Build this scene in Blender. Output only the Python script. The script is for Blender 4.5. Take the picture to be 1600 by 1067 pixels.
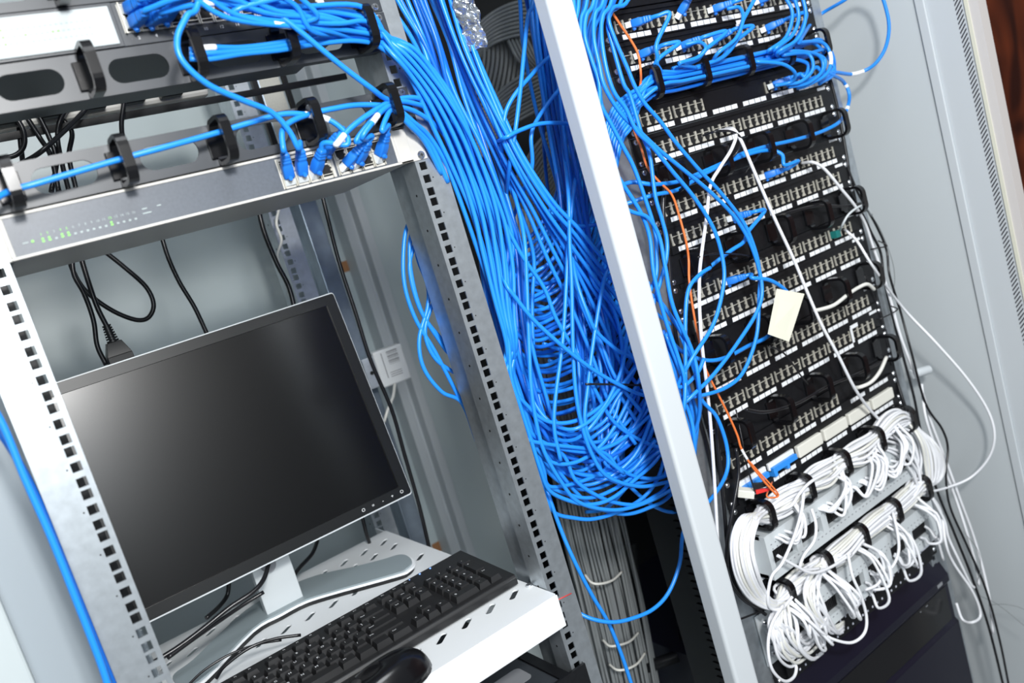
import bpy, bmesh, math, random
from mathutils import Vector, Matrix
rnd = random.Random(11)
for o in list(bpy.data.objects): bpy.data.objects.remove(o)
scene = bpy.context.scene
COL = scene.collection

# ---------------------------------------------------------------- camera
# world: X runs along the rack fronts, Y into the cabinets (0 = rail fronts), Z up, metres;
# Z = 0 is eye height of the lower network switch, the floor lies at FLOOR
FLOOR = -1.45
FPX = 1327.75                                   # focal length in pixels of the 1600x1067 frame
CAM = Vector((-0.29279652, -0.91528857, -0.05769153))
R_ = Vector((0.78733884, -0.54643361, -0.28549582))
D_ = Vector((-0.32306811, 0.0287276, -0.9459396))
F_ = Vector((0.5250948, 0.83700958, -0.15391692))
cd = bpy.data.cameras.new('camera')
cam = bpy.data.objects.new('camera', cd)
COL.objects.link(cam)
cd.sensor_width = 36.0
cd.lens = FPX * 36.0 / 1600.0
cd.clip_start = 0.02
cam.matrix_world = Matrix(((R_.x, -D_.x, -F_.x, CAM.x), (R_.y, -D_.y, -F_.y, CAM.y),
                           (R_.z, -D_.z, -F_.z, CAM.z), (0, 0, 0, 1)))
cd.dof.use_dof = True
cd.dof.focus_distance = 1.12
cd.dof.aperture_fstop = 4.0
scene.camera = cam

# ---------------------------------------------------------------- light
scene.view_settings.view_transform = 'Standard'
scene.view_settings.look = 'None'
scene.view_settings.gamma = 1.0
scene.view_settings.use_curve_mapping = False
scene.view_settings.exposure = -0.30
w = bpy.data.worlds.new('room light'); scene.world = w
w.use_nodes = True
w.node_tree.nodes['Background'].inputs[0].default_value = (0.80, 0.90, 1.0, 1)
w.node_tree.nodes['Background'].inputs[1].default_value = 0.25
def area(name, loc, target, size, power, color=(1, 1, 1)):
    l = bpy.data.lights.new(name, 'AREA'); l.shape = 'DISK'; l.size = size
    l.energy = power; l.color = color
    o = bpy.data.objects.new(name, l); COL.objects.link(o)
    o.location = loc
    o.rotation_euler = (Vector(target) - Vector(loc)).to_track_quat('-Z', 'Y').to_euler()
    return o
area('flash_lamp', (-0.16, -1.42, 0.46), (0.50, 0.1, -0.35), 0.20, 34, (1.0, 0.985, 0.96))
area('overhead_fill', (0.2, -1.2, 1.5), (0.4, 0.2, -0.3), 0.9, 26, (0.93, 0.97, 1.0))  # added overhead fill, keeps the far side panel bright
area('rear_fill_light', (-0.50, -2.3, 0.42), (0.15, 0.2, -0.2), 1.1, 48, (0.90, 0.96, 1.0))  # added soft fill behind the camera, also grades the screen reflection

# ---------------------------------------------------------------- helpers
def at(px, py, Y):
    d = R_ * ((px - 800) / FPX) + D_ * ((py - 533.5) / FPX) + F_
    return CAM + d * ((Y - CAM.y) / d.y)

def s2l(c): return tuple(((v / 255) / 12.92 if v / 255 <= .04045 else ((v / 255 + .055) / 1.055) ** 2.4) for v in c)

def mat(name, rgb, rough=.5, metal=0.0, spec=.5, noise=0, nscale=40, bump=0, emit=None, clear=0, trans=0, nstretch=None):
    m = bpy.data.materials.new(name); m.use_nodes = True
    nt = m.node_tree; b = nt.nodes['Principled BSDF']
    b.inputs['Base Color'].default_value = (*rgb, 1)
    b.inputs['Roughness'].default_value = rough
    b.inputs['Metallic'].default_value = metal
    b.inputs['Specular IOR Level'].default_value = spec
    if clear: b.inputs['Coat Weight'].default_value = clear
    if trans: b.inputs['Transmission Weight'].default_value = trans
    if emit:
        b.inputs['Emission Color'].default_value = (*emit[0], 1); b.inputs['Emission Strength'].default_value = emit[1]
    if noise or bump:
        tc = nt.nodes.new('ShaderNodeTexCoord'); mp = nt.nodes.new('ShaderNodeMapping')
        n = nt.nodes.new('ShaderNodeTexNoise'); n.inputs['Scale'].default_value = nscale; n.inputs['Detail'].default_value = 4
        nt.links.new(tc.outputs['Object'], mp.inputs[0]); nt.links.new(mp.outputs[0], n.inputs[0])
        if nstretch: mp.inputs['Scale'].default_value = nstretch
        if noise:
            r = nt.nodes.new('ShaderNodeMapRange')
            r.inputs[1].default_value = .3; r.inputs[2].default_value = .7
            r.inputs[3].default_value = 1 - noise; r.inputs[4].default_value = 1 + noise
            mx = nt.nodes.new('ShaderNodeVectorMath'); mx.operation = 'SCALE'
            mx.inputs[0].default_value = rgb
            nt.links.new(n.outputs['Fac'], r.inputs[0]); nt.links.new(r.outputs[0], mx.inputs['Scale'])
            nt.links.new(mx.outputs[0], b.inputs['Base Color'])
        if bump:
            bp = nt.nodes.new('ShaderNodeBump'); bp.inputs['Strength'].default_value = bump; bp.inputs['Distance'].default_value = .001
            nt.links.new(n.outputs['Fac'], bp.inputs['Height']); nt.links.new(bp.outputs[0], b.inputs['Normal'])
    return m

M = {}
M['white_paint'] = mat('white_paint', (.55, .585, .61), .5)
M['shelf_white'] = mat('shelf_white', (.74, .765, .78), .5)
M['panel_grey'] = mat('panel_grey', (.50, .55, .56), .38, noise=.03, nscale=3)
M['back_grey'] = mat('back_grey', (.50, .57, .58), .33, noise=.05, nscale=2.5)
M['side_grey'] = mat('side_grey', (.56, .60, .62), .45)
M['face_silver'] = mat('brushed_silver_face', (.42, .46, .47), .5)
M['shield_grey'] = mat('shield_grey', (.34, .385, .42), .5)
M['base_grey'] = mat('base_grey_plastic', (.27, .32, .34), .4)
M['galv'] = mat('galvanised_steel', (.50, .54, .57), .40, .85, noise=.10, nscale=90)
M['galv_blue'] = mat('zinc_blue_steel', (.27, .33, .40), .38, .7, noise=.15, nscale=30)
M['zinc'] = mat('bright_zinc', (.75, .77, .80), .22, .95)
M['black_metal'] = mat('black_powder_coat', (.007, .0075, .009), .42, spec=.35, noise=.2, nscale=200)
M['dark_metal'] = mat('dark_panel_metal', (.035, .040, .048), .38)
M['black_gloss'] = mat('black_gloss_plastic', (.005, .005, .006), .2)
M['black_plastic'] = mat('black_plastic', (.012, .012, .013), .38)
M['black_rubber'] = mat('black_rubber', (.010, .010, .011), .36)
M['hole'] = mat('dark_recess', (.003, .003, .004), .8)
M['beige'] = mat('beige_metal', (.54, .525, .49), .42)
M['slate'] = mat('slate_face', (.085, .098, .120), .40, noise=.08, nscale=300)
M['silver'] = mat('silver_face', (.58, .62, .64), .42)
M['contact'] = mat('jack_metal', (.56, .54, .47), .38, .3)
M['label'] = mat('white_label', (.82, .84, .86), .55)
M['label_lilac'] = mat('white_lilac_label', (.74, .76, .86), .55)
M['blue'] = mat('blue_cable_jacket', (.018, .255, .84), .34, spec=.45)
M['blue_shaded'] = mat('shaded_blue_cable_jacket', (.010, .150, .64), .34)  # darker copy of blue, shade of the deeper strands put into the colour
M['blue_plug'] = mat('blue_plug_rubber', (.014, .19, .72), .42)
M['white_cable'] = mat('white_cable_jacket', (.80, .81, .84), .34)
M['cream_cable'] = mat('cream_cable_jacket', (.78, .775, .72), .38)
M['grey_cable'] = mat('grey_cable_jacket', (.20, .215, .22), .45)
M['orange'] = mat('orange_fibre_jacket', (.80, .19, .045), .38)
M['red'] = mat('red_boot', (.75, .035, .03), .4)
M['black_cable'] = mat('black_cable_jacket', (.010, .010, .012), .30)
M['plug_clear'] = mat('clear_plug', (.72, .76, .78), .2)
M['note'] = mat('cream_paper', (.80, .79, .66), .7)
M['ink'] = mat('grey_ink', (.25, .26, .28), .7)
M['dark_ink'] = mat('dark_ink', (.03, .03, .04), .7)
M['screen'] = mat('monitor_screen', (.002, .002, .0023), .25, spec=.45)
M['bezel'] = mat('monitor_bezel', (.008, .009, .010), .36, spec=.35)
M['led'] = mat('green_led', (.15, .45, .1), .5, emit=((.35, 1.0, .12), .55))
M['led_off'] = mat('grey_print', (.36, .42, .42), .6)
M['blue_led'] = mat('blue_led', (.1, .2, .9), .5, emit=((.2, .4, 1.0), 3))
M['navy'] = mat('navy_black_metal', (.006, .006, .016), .36)
M['key'] = mat('key_plastic', (.013, .013, .014), .42)
M['block_cream'] = mat('block_cream', (.74, .73, .66), .5)
M['strip_blue'] = mat('strip_blue', (.03, .27, .80), .4)
M['tan'] = mat('tan_tape', (.36, .17, .07), .7)
M['gasket'] = mat('cream_gasket', (.66, .65, .54), .6)
M['door_edge'] = mat('door_edge_beige', (.60, .57, .55), .5)
M['cement'] = mat('speckled_strip', (.50, .50, .45), .8, noise=.35, nscale=900)
M['bag'] = mat('antistatic_foil', (.55, .58, .62), .12, .85, noise=.3, nscale=60)
M['floor'] = mat('floor_tile', (.20, .21, .22), .5, noise=.1, nscale=4)
M['barcode'] = mat('box_label', (.78, .80, .80), .5)

class G:
    """collects shapes into one mesh; mi is the material slot"""
    def __init__(s): s.bm = bmesh.new()
    def _faces(s, vs, fs, mi, smooth=False):
        bv = [s.bm.verts.new(v) for v in vs]
        for f in fs:
            try:
                q = s.bm.faces.new([bv[i] for i in f]); q.material_index = mi; q.smooth = smooth
            except ValueError: pass
        return bv
    def box(s, x0, x1, y0, y1, z0, z1, mi=0, mtx=None):
        vs = [Vector((x, y, z)) for x in (x0, x1) for y in (y0, y1) for z in (z0, z1)]
        if mtx: vs = [mtx @ v for v in vs]
        s._faces(vs, [(0, 1, 3, 2), (4, 6, 7, 5), (0, 4, 5, 1), (2, 3, 7, 6), (0, 2, 6, 4), (1, 5, 7, 3)], mi)
        return s
    def frus(s, a, b, mi=0, mtx=None):
        """hexahedron between rectangle a=(x0,x1,z0,z1,y) and b, given front to back"""
        vs = []
        for (x0, x1, z0, z1, y) in (a, b): vs += [Vector((x0, y, z0)), Vector((x1, y, z0)), Vector((x1, y, z1)), Vector((x0, y, z1))]
        if mtx: vs = [mtx @ v for v in vs]
        s._faces(vs, [(3, 2, 1, 0), (4, 5, 6, 7), (0, 1, 5, 4), (1, 2, 6, 5), (2, 3, 7, 6), (3, 0, 4, 7)], mi)
        return s
    def prism(s, loop, axis, d0, d1, mi=0, mtx=None, smooth=False):
        """loop of 2-D points; axis 'x': (y,z), 'y': (x,z), 'z': (x,y)"""
        def P(p, d):
            v = {'x': Vector((d, p[0], p[1])), 'y': Vector((p[0], d, p[1])), 'z': Vector((p[0], p[1], d))}[axis]
            return mtx @ v if mtx else v
        n = len(loop); vs = [P(p, d0) for p in loop] + [P(p, d1) for p in loop]
        s._faces(vs, [tuple(range(n)), tuple(range(2 * n - 1, n - 1, -1))] , mi)
        bv = [s.bm.verts.new(v) for v in vs]
        for i in range(n):
            j = (i + 1) % n
            q = s.bm.faces.new([bv[i], bv[j], bv[n + j], bv[n + i]]); q.material_index = mi; q.smooth = smooth
        return s
    def cyl(s, c, axis, r, h, seg=12, mi=0, r2=None):
        c = Vector(c); r2 = r if r2 is None else r2
        a = {'x': Vector((1, 0, 0)), 'y': Vector((0, 1, 0)), 'z': Vector((0, 0, 1))}[axis] if isinstance(axis, str) else Vector(axis).normalized()
        u = a.orthogonal().normalized(); v = a.cross(u)
        A = [c + u * r * math.cos(t * 2 * math.pi / seg) + v * r * math.sin(t * 2 * math.pi / seg) for t in range(seg)]
        B = [c + a * h + u * r2 * math.cos(t * 2 * math.pi / seg) + v * r2 * math.sin(t * 2 * math.pi / seg) for t in range(seg)]
        s._faces(A, [tuple(range(seg))[::-1]], mi); s._faces(B, [tuple(range(seg))], mi)
        s._faces(A + B, [(i, (i + 1) % seg, seg + (i + 1) % seg, seg + i) for i in range(seg)], mi, True)
        return s
    def tube(s, pts, r, seg=8, mi=0, closed=False, smooth=True, flat=None, n=7, taper=None):
        P = spline(pts, n, closed) if smooth else [Vector(p) for p in pts]
        N = len(P)
        T = []
        for i in range(N):
            a = P[(i - 1) % N] if (closed or i) else P[0]
            b = P[(i + 1) % N] if (closed or i < N - 1) else P[-1]
            t = (b - a); T.append(t.normalized() if t.length > 1e-9 else Vector((0, 0, 1)))
        u = T[0].orthogonal().normalized() if flat is None else Vector(flat[0]).normalized()
        rings = []
        for i in range(N):
            u = (u - T[i] * u.dot(T[i]))
            u = u.normalized() if u.length > 1e-6 else T[i].orthogonal().normalized()
            v = T[i].cross(u)
            ru, rv = (r, r) if flat is None else (flat[1], flat[2])
            k = 1 if taper is None else taper(i / (N - 1))
            rings.append([P[i] + u * ru * k * math.cos(q * 2 * math.pi / seg) + v * rv * k * math.sin(q * 2 * math.pi / seg) for q in range(seg)])
        bv = [[s.bm.verts.new(p) for p in rg] for rg in rings]
        for i in range(N if closed else N - 1):
            A, B = bv[i], bv[(i + 1) % N]
            for q in range(seg):
                f = s.bm.faces.new([A[q], A[(q + 1) % seg], B[(q + 1) % seg], B[q]]); f.smooth = True; f.material_index = mi
        if not closed:
            s.bm.faces.new(bv[0][::-1]).material_index = mi; s.bm.faces.new(bv[-1]).material_index = mi
        return s
    def plate(s, loops, axis, d0, d1, mi=0):
        """flat plate with holes: loops[0] outline, others holes; extruded from d0 to d1"""
        bm2 = bmesh.new(); es = []
        def P(p, d): return {'x': Vector((d, p[0], p[1])), 'y': Vector((p[0], d, p[1])), 'z': Vector((p[0], p[1], d))}[axis]
        for lp in loops:
            vs = [bm2.verts.new(P(p, 0)) for p in lp]
            es += [bm2.edges.new((vs[i], vs[(i + 1) % len(vs)])) for i in range(len(vs))]
        bmesh.ops.triangle_fill(bm2, edges=es, use_beauty=True)
        bm2.verts.index_update()
        base = [v.co.copy() for v in bm2.verts]
        n = {'x': Vector((1, 0, 0)), 'y': Vector((0, 1, 0)), 'z': Vector((0, 0, 1))}[axis]
        tri = [[v.index for v in f.verts] for f in bm2.faces]
        s._faces([v + n * d0 for v in base], [t for t in tri], mi)
        s._faces([v + n * d1 for v in base], [t[::-1] for t in tri], mi)
        bm2.free()
        for lp in loops:
            m_ = len(lp)
            s._faces([P(p, d0) for p in lp] + [P(p, d1) for p in lp], [(i, (i + 1) % m_, m_ + (i + 1) % m_, m_ + i) for i in range(m_)], mi)
        return s
    def add_mesh(s, me, mtx, mi=0):
        vs = [mtx @ v.co for v in me.vertices]
        s._faces(vs, [tuple(p.vertices) for p in me.polygons], mi)
        return s

def spline(pts, n=7, closed=False):
    P = [Vector(p) for p in pts]; N = len(P)
    if N < 3 and not closed: return P
    out = []
    def g(i):
        if closed: return P[i % N]
        if i < 0: return P[0] * 2 - P[1]
        if i >= N: return P[-1] * 2 - P[-2]
        return P[i]
    for i in range(N if closed else N - 1):
        a, b, c, d = g(i - 1), g(i), g(i + 1), g(i + 2)
        for k in range(n):
            t = k / n; t2 = t * t; t3 = t2 * t
            out.append(.5 * ((2 * b) + (c - a) * t + (2 * a - 5 * b + 4 * c - d) * t2 + (3 * b - a - 3 * c + d) * t3))
    if not closed: out.append(P[-1])
    return out

def rr(x0, x1, y0, y1, r, k=5):
    """rounded rectangle loop"""
    out = []
    for cx, cy, a in ((x1 - r, y1 - r, 0), (x0 + r, y1 - r, 90), (x0 + r, y0 + r, 180), (x1 - r, y0 + r, 270)):
        for i in range(k + 1):
            t = math.radians(a + 90 * i / k); out.append((cx + r * math.cos(t), cy + r * math.sin(t)))
    return out
def rect(x0, x1, y0, y1): return [(x0, y0), (x1, y0), (x1, y1), (x0, y1)]

def finish(g, name, mats, parent=None, bevel=0, loc=None):
    me = bpy.data.meshes.new(name)
    bmesh.ops.recalc_face_normals(g.bm, faces=g.bm.faces)
    g.bm.to_mesh(me); g.bm.free()
    for m_ in (mats if isinstance(mats, (list, tuple)) else [mats]): me.materials.append(M[m_] if isinstance(m_, str) else m_)
    o = bpy.data.objects.new(name, me); COL.objects.link(o)
    if loc: o.location = loc
    if parent is not None:
        o.parent = parent
    if bevel:
        b = o.modifiers.new('bevel', 'BEVEL'); b.width = bevel; b.segments = 2; b.limit_method = 'ANGLE'; b.angle_limit = math.radians(40)
        b.harden_normals = False
    return o
def world_child(o, parent):
    """part whose mesh was laid out in world coordinates"""
    o.parent = parent; o.matrix_parent_inverse = Matrix.Translation(-Vector(parent.location))
    return o
def thing(name, loc, label, cat, group=None):
    o = bpy.data.objects.new(name, None); COL.objects.link(o); o.location = loc; o.empty_display_size = .02
    return tag(o, label, cat, group)
def tag(o, label, cat, group=None, kind=None):
    o['label'] = label; o['category'] = cat
    if group: o['group'] = group
    if kind: o['kind'] = kind
    return o
def wpart(g, name, mats, parent, bevel=0, label=None):
    o = world_child(finish(g, name, mats, None, bevel), parent)
    if label: o['label'] = label
    return o
def sub(g, name, mats, part, bevel=0, label=None):
    """sub-part laid out in world coordinates (its part's parent Empty offset is inherited)"""
    o = finish(g, name, mats, None, bevel)
    o.parent = part
    root = part.parent
    off = Vector(root.location) if root is not None else Vector((0, 0, 0))
    if label: o['label'] = label
    return o
def copy_tree(o, parent=None):
    c = o.copy(); COL.objects.link(c); c.parent = parent
    for ch in [x for x in KIDS.get(o.name, [])]:
        copy_tree(ch, c)
    return c
KIDS = {}
def reg(p):
    KIDS[p.name] = [o for o in bpy.data.objects if o.parent == p]
    for k in KIDS[p.name]: reg(k)
def structure(o): o['kind'] = 'structure'; return o
_tc = {}
def text_mesh(s, size):
    k = (s, size)
    if k not in _tc:
        cu = bpy.data.curves.new('t', 'FONT'); cu.body = s; cu.size = size; cu.align_x = 'CENTER'; cu.align_y = 'CENTER'; cu.resolution_u = 2
        ob = bpy.data.objects.new('t', cu)
        me = bpy.data.meshes.new_from_object(ob)
        _tc[k] = me; bpy.data.objects.remove(ob)
    return _tc[k]
FRONT = Matrix.Rotation(math.radians(90), 4, 'X')     # text lying in XY -> facing -Y
# ---------------------------------------------------------------- the setting
g = G(); g.box(-3, 4, -3, 3, FLOOR - .05, FLOOR); structure(finish(g, 'floor', 'floor'))
# reddish brown glossy timber wall beyond the open door
mw = mat('red_brown_timber', (.10, .022, .012), .28, spec=.6)
nt = mw.node_tree; b_ = nt.nodes['Principled BSDF']
tc = nt.nodes.new('ShaderNodeTexCoord'); wv = nt.nodes.new('ShaderNodeTexNoise'); cr = nt.nodes.new('ShaderNodeValToRGB')
mpn = nt.nodes.new('ShaderNodeMapping'); mpn.inputs['Scale'].default_value = (1, 3.0, 1.1)
wv.inputs['Scale'].default_value = 2.2; wv.inputs['Detail'].default_value = 2; wv.inputs['Distortion'].default_value = 1.5
cr.color_ramp.elements[0].color = (.050, .013, .008, 1); cr.color_ramp.elements[0].position = .35
cr.color_ramp.elements[1].color = (.34, .070, .022, 1); cr.color_ramp.elements[1].position = .72
nt.links.new(tc.outputs['Object'], mpn.inputs[0]); nt.links.new(mpn.outputs[0], wv.inputs[0])
nt.links.new(wv.outputs[0], cr.inputs[0]); nt.links.new(cr.outputs[0], b_.inputs['Base Color'])
g = G(); g.box(2.6, 2.7, -3, 3, FLOOR, 1.4); structure(finish(g, 'wall_right', mw))
g = G(); g.box(-3, 2.7, 1.6, 1.7, FLOOR, 1.4); structure(finish(g, 'wall_back', 'panel_grey'))

ZT, ZB = .62, -1.36                                            # rail ends
P0 = .04445
def rail(name, parent, x_in, side, y, z0, z1, mats='galv', depth=.08, width=.040, back=False):
    """mounting rail: holed plate facing the front, an inner flange and a second flange behind it.
    x_in = inner edge, side=+1 when the plate extends towards +X"""
    g = G(); t = .002
    def bx(a, b, y0, y1, c, d, mi=0):
        xa, xb = sorted((x_in + side * a, x_in + side * b)); g.box(xa, xb, y0, y1, c, d, mi)
    h = .0095
    bx(0, .010 - h / 2, y, y + t, z0, z1)
    bx(.010 + h / 2, width, y, y + t, z0, z1)
    zs = []
    k = -60
    while True:
        zc = k * P0
        if zc > z1: break
        for dz in (-.015875, 0, .015875):
            if z0 + .006 < zc + dz < z1 - .006: zs.append(zc + dz)
        k += 1
    prev = z0
    for zc in zs:
        bx(.010 - h / 2, .010 + h / 2, y, y + t, prev, zc - h / 2); prev = zc + h / 2
    bx(.010 - h / 2, .010 + h / 2, y, y + t, prev, z1)
    bx(0, t, y + t, y + .036, z0, z1)
    bx(.007, .007 + t, y + .036, y + depth, z0, z1)
    bx(0.007, .022, y + depth, y + depth + t, z0, z1)
    # tiny punched marks: a dot beside every middle hole and slots in the flange
    for i, zc in enumerate(zs):
        if i % 3 == 1:
            xa = x_in + side * .0185
            g.cyl((xa, y - .0002, zc), 'y', .0009, .0004, 6, 1)
        if i % 3 == 0:
            g.cyl((x_in - side * .0003, y + .020, zc), 'x', .0017, side * .0004, 8, 1)
    return wpart(g, name, [mats, 'hole'], parent)

# left cabinet -------------------------------------------------------------
cabL = thing('server_cabinet', (0, .4, FLOOR), 'left grey steel rack cabinet holding the monitor and keyboard shelf', 'server cabinet')
rail('mounting_rail', cabL, .2225, +1, 0, ZB, ZT)
rail('mounting_rail', cabL, -.2225, -1, 0, ZB, ZT, width=.046)
rail('rear_rail', cabL, .2225, +1, .55, ZB, ZT)
rail('rear_rail', cabL, -.2225, -1, .55, ZB, ZT)
g = G(); g.box(-.46, .462, .85, .862, ZB - .05, ZT + .1); wpart(g, 'back_panel', 'back_grey', cabL)
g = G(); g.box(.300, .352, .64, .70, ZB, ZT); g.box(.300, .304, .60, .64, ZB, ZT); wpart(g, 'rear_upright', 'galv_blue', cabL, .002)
g = G()                                                        # ribbed rear corner profile
g.prism([(.462, .80), (.480, .80), (.484, .815), (.492, .815), (.496, .79), (.515, .79), (.520, .86), (.462, .86)], 'z', ZB - .05, ZT + .1)
wpart(g, 'rear_post', 'side_grey', cabL, .0015)
g = G(); g.box(-.47, -.455, -.06, .862, ZB - .05, ZT + .1); wpart(g, 'side_panel', 'side_grey', cabL)
g = G(); g.box(-.405, -.3335, .10, .16, ZB, ZT); wpart(g, 'frame_post', 'panel_grey', cabL, .003)
g = G(); g.box(-.3335, -.262, .120, .124, ZB, ZT); wpart(g, 'side_shield', 'shield_grey', cabL)
g = G(); g.box(-.243, -.2285, .030, .033, -.36, ZT); wpart(g, 'hole_shade_strip', 'black_metal', cabL)  # black strip added behind the left rail holes so they look shaded
g = G(); g.box(-.47, .398, -.04, .862, ZT + .1, ZT + .13); wpart(g, 'top_panel', 'side_grey', cabL)
g = G(); g.box(-.47, .398, -.04, .862, FLOOR, ZB - .05); wpart(g, 'plinth', 'side_grey', cabL)
g = G(); g.box(-.4, .40, .40, .44, ZB, ZB + .03); wpart(g, 'cross_bar', 'galv', cabL)

# right cabinet -----------------------------------------------------------
cabR = thing('server_cabinet', (.86, .4, FLOOR), 'right rack cabinet packed with black patch panels, white front post', 'server cabinet')
g = G(); g.prism([(.4060, -.074), (.4060, -.097), (.4090, -.1), (.4435, -.1), (.4465, -.097), (.4465, -.074)], 'z', FLOOR, ZT + .1)
wpart(g, 'front_post', 'white_paint', cabR, .0025)
rail('mounting_rail', cabR, .81 - .2225, -1, .0025, ZB, ZT, width=.052)
rail('mounting_rail', cabR, .81 + .2225, +1, .0025, ZB, ZT, width=.046)
g = G(); g.box(1.2, 1.212, -.093, .85, FLOOR, ZT + .1); wpart(g, 'side_panel', 'side_grey', cabR)
g = G(); g.box(.70, 1.2, .85, .862, FLOOR, ZT + .1); wpart(g, 'back_panel', 'black_metal', cabR)
g = G(); g.box(.522, .70, .85, .862, FLOOR, ZT + .1); wpart(g, 'rear_filler', 'back_grey', cabR)
g = G(); g.box(.402, 1.212, -.04, .862, ZT + .1, ZT + .13); wpart(g, 'top_panel', 'side_grey', cabR)
g = G(); g.box(1.196, 1.222, -.1085, -.093, FLOOR, ZT + .1); wpart(g, 'frame_strip', 'white_paint', cabR, .001)
g = G(); g.box(.482, .520, .024, .088, ZB, -.47)
z = ZB
while z < -.48: g.box(.478, .492, .012, .026, z, z + .0085); z += .0125
wpart(g, 'slotted_duct', 'black_plastic', cabR)
g = G()
for (a, b, c, d), nm in (((399, 112, 430, 112), 0),):
    p, q = at(399, 112, .60), at(431, 108, .60); g.box(p.x, q.x, .600, .61, .09, ZT)
wpart(g, 'speckled_strip', 'cement', cabL)
g = G(); p, q = at(436, 110, .595), at(392, 112, .595); g.box(p.x, p.x + .008, .59, .60, .09, ZT); g.box(q.x - .006, q.x + .004, .59, .60, .09, ZT)
wpart(g, 'black_strip', 'black_metal', cabL)
door = None
g = G(); g.box(1.2, 1.232, -.172, -.1085, FLOOR, ZT + .1)
door = wpart(g, 'door', 'white_paint', cabR, .0008)
def dsub(g, name, mats):
    o = finish(g, name, mats); o.parent = door; return o
g = G(); z = ZB
while z < ZT:
    g.prism([(-.1560, z), (-.1560, z + .0028), (-.1668, z + .0148), (-.1668, z + .0120)], 'x', 1.1990, 1.2004); z += .0077
dsub(g, 'vent_slots', 'dark_ink')
g = G(); g.box(1.1975, 1.21, -.1775, -.1715, FLOOR, ZT + .1); dsub(g, 'gasket', 'gasket')
g = G(); g.box(1.199, 1.224, -.1930, -.1775, FLOOR, ZT + .1); dsub(g, 'door_edge', 'door_edge')
# ---------------------------------------------------------------- rack equipment builders
# one jack, one label, one screw mesh shared by every panel
def mesh_of(g, name, mats, bevel=0):
    o = finish(g, name, mats); me = o.data; bpy.data.objects.remove(o); return me
g = G()
g.box(-.0066, .0066, -.0016, -.0010, -.0086, .0064, 1)
g.box(-.0079, -.0066, -.0036, -.001, -.0088, .0092); g.box(.0065, .0078, -.0036, -.001, -.0088, .0092)
g.box(-.0066, .0066, -.0032, -.001, .0036, .0045)
g.box(-.0066, -.0040, -.0030, -.001, -.0088, -.0066); g.box(.0040, .0066, -.0030, -.001, -.0088, -.0066)
g.box(-.0066, -.0052, -.0030, -.001, -.0066, -.0046); g.box(.0052, .0066, -.0030, -.001, -.0066, -.0046)
g.box(.0050, .0066, -.0034, -.001, -.0020, .0008)
JACK = mesh_of(g, 'jack', ['contact', 'hole'])
g = G(); g.box(-.0065, .0065, -.0004, 0, -.0034, .0034); LABEL = mesh_of(g, 'port_label', 'label')
g = G(); g.cyl((0, 0, 0), 'y', .0042, -.0012, 14); g.cyl((0, -.0012, 0), 'y', .0036, -.0014, 14, 0, .0024)
g.box(-.0018, .0018, -.00275, -.0024, -.0004, .0004, 1); g.box(-.0004, .0004, -.00275, -.0024, -.0018, .0018, 1)
SCREW = mesh_of(g, 'screw', ['zinc', 'hole'])
def inst(me, name, parent, loc, label=None):
    o = bpy.data.objects.new(name, me); COL.objects.link(o); o.parent = parent; o.location = loc
    if label: o['label'] = label
    return o
GP, PP = .0714, .0159
def port_x(i): return -.214 + (i // 4) * GP + .0082 + (i % 4) * PP
XR = .81                                                     # centre line of the right bay
def zb(u): return .11335 - u * P0                            # underside of slot u in the right bay

ORD = ['topmost', 'second', 'third', 'fourth', 'fifth', 'sixth', 'seventh', 'eighth', 'ninth', 'tenth', 'eleventh', 'twelfth', 'thirteenth']
def patch_panel(u, label, blank=(), nolabel=(), tab=True):
    t = thing('patch_bay', (XR, 0, zb(u)), label, 'patch panel', 'patch panels in the right rack')
    g = G()
    g.box(-.2413, .2413, -.0010, .0020, .0006, .0440)
    g.box(-.222, .222, -.0062, -.001, .0006, .0114)          # label ledge
    g.box(-.222, .222, -.0040, -.001, .0385, .0440)          # top fold
    g.box(-.215, .215, .002, .030, .003, .041)
    finish(g, 'panel_body', 'black_metal', t)
    for i in range(24):
        if i // 4 not in blank: inst(JACK, 'jack', t, (port_x(i), 0, .0214))
        if i not in nolabel:
            inst(LABEL, 'port_label', t, (-.214 + (i // 4) * GP + .0118 + (i % 4) * .01455, -.0063, .0060))
    for x in (-.2325, .2325):
        for z in (.0064, .0380): inst(SCREW, 'screw', t, (x, -.001, z))
    if tab:
        g = G(); g.box(.199, .221, -.0046, -.004, .0385, .0432); finish(g, 'panel_tag', 'label', t)
    return t

def ring_mesh(g, x, w=.010, y0=-.048, z0=-.002, z1=.0465, mi=0):
    o = rr(y0, -.001, z0, z1, .014); i = rr(y0 + .0045, -.0055, z0 + .0045, z1 - .0045, .0095)
    g.plate([o, i], 'x', x - w / 2, x + w / 2, mi)
RX = [-.2, -.1, 0, .1, .1975]
def cable_manager(x, z, label, matn, ringmat, group, holes=True, y=0, skip=()):
    t = thing('cable_manager', (x, y, z), label, 'cable manager', group)
    g = G()
    lo = [rect(-.2413, .2413, .0006, .0440)]
    if holes:
        for a in (-.1805, -.0795, .0215, .1205): lo.append(rr(a, a + .059, .0100, .0345, .0120)[::-1])
    g.plate(lo, 'y', -.0020, .0005)
    g.box(-.222, .222, .0005, .012, .0006, .0018); g.box(-.222, .222, .0005, .012, .0428, .0440)
    finish(g, 'manager_plate', matn, t)
    for i, rx in enumerate(RX):
        if i in skip: continue
        g = G(); ring_mesh(g, rx)
        g.box(rx - .011, rx + .011, -.006, -.0015, .008, .036)
        finish(g, 'cable_ring', ringmat, t, .0009)
    for sx in (-.2325, .2325):
        for zz in (.0064, .0380): inst(SCREW, 'screw', t, (sx, -.002, zz))
    return t

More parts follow.
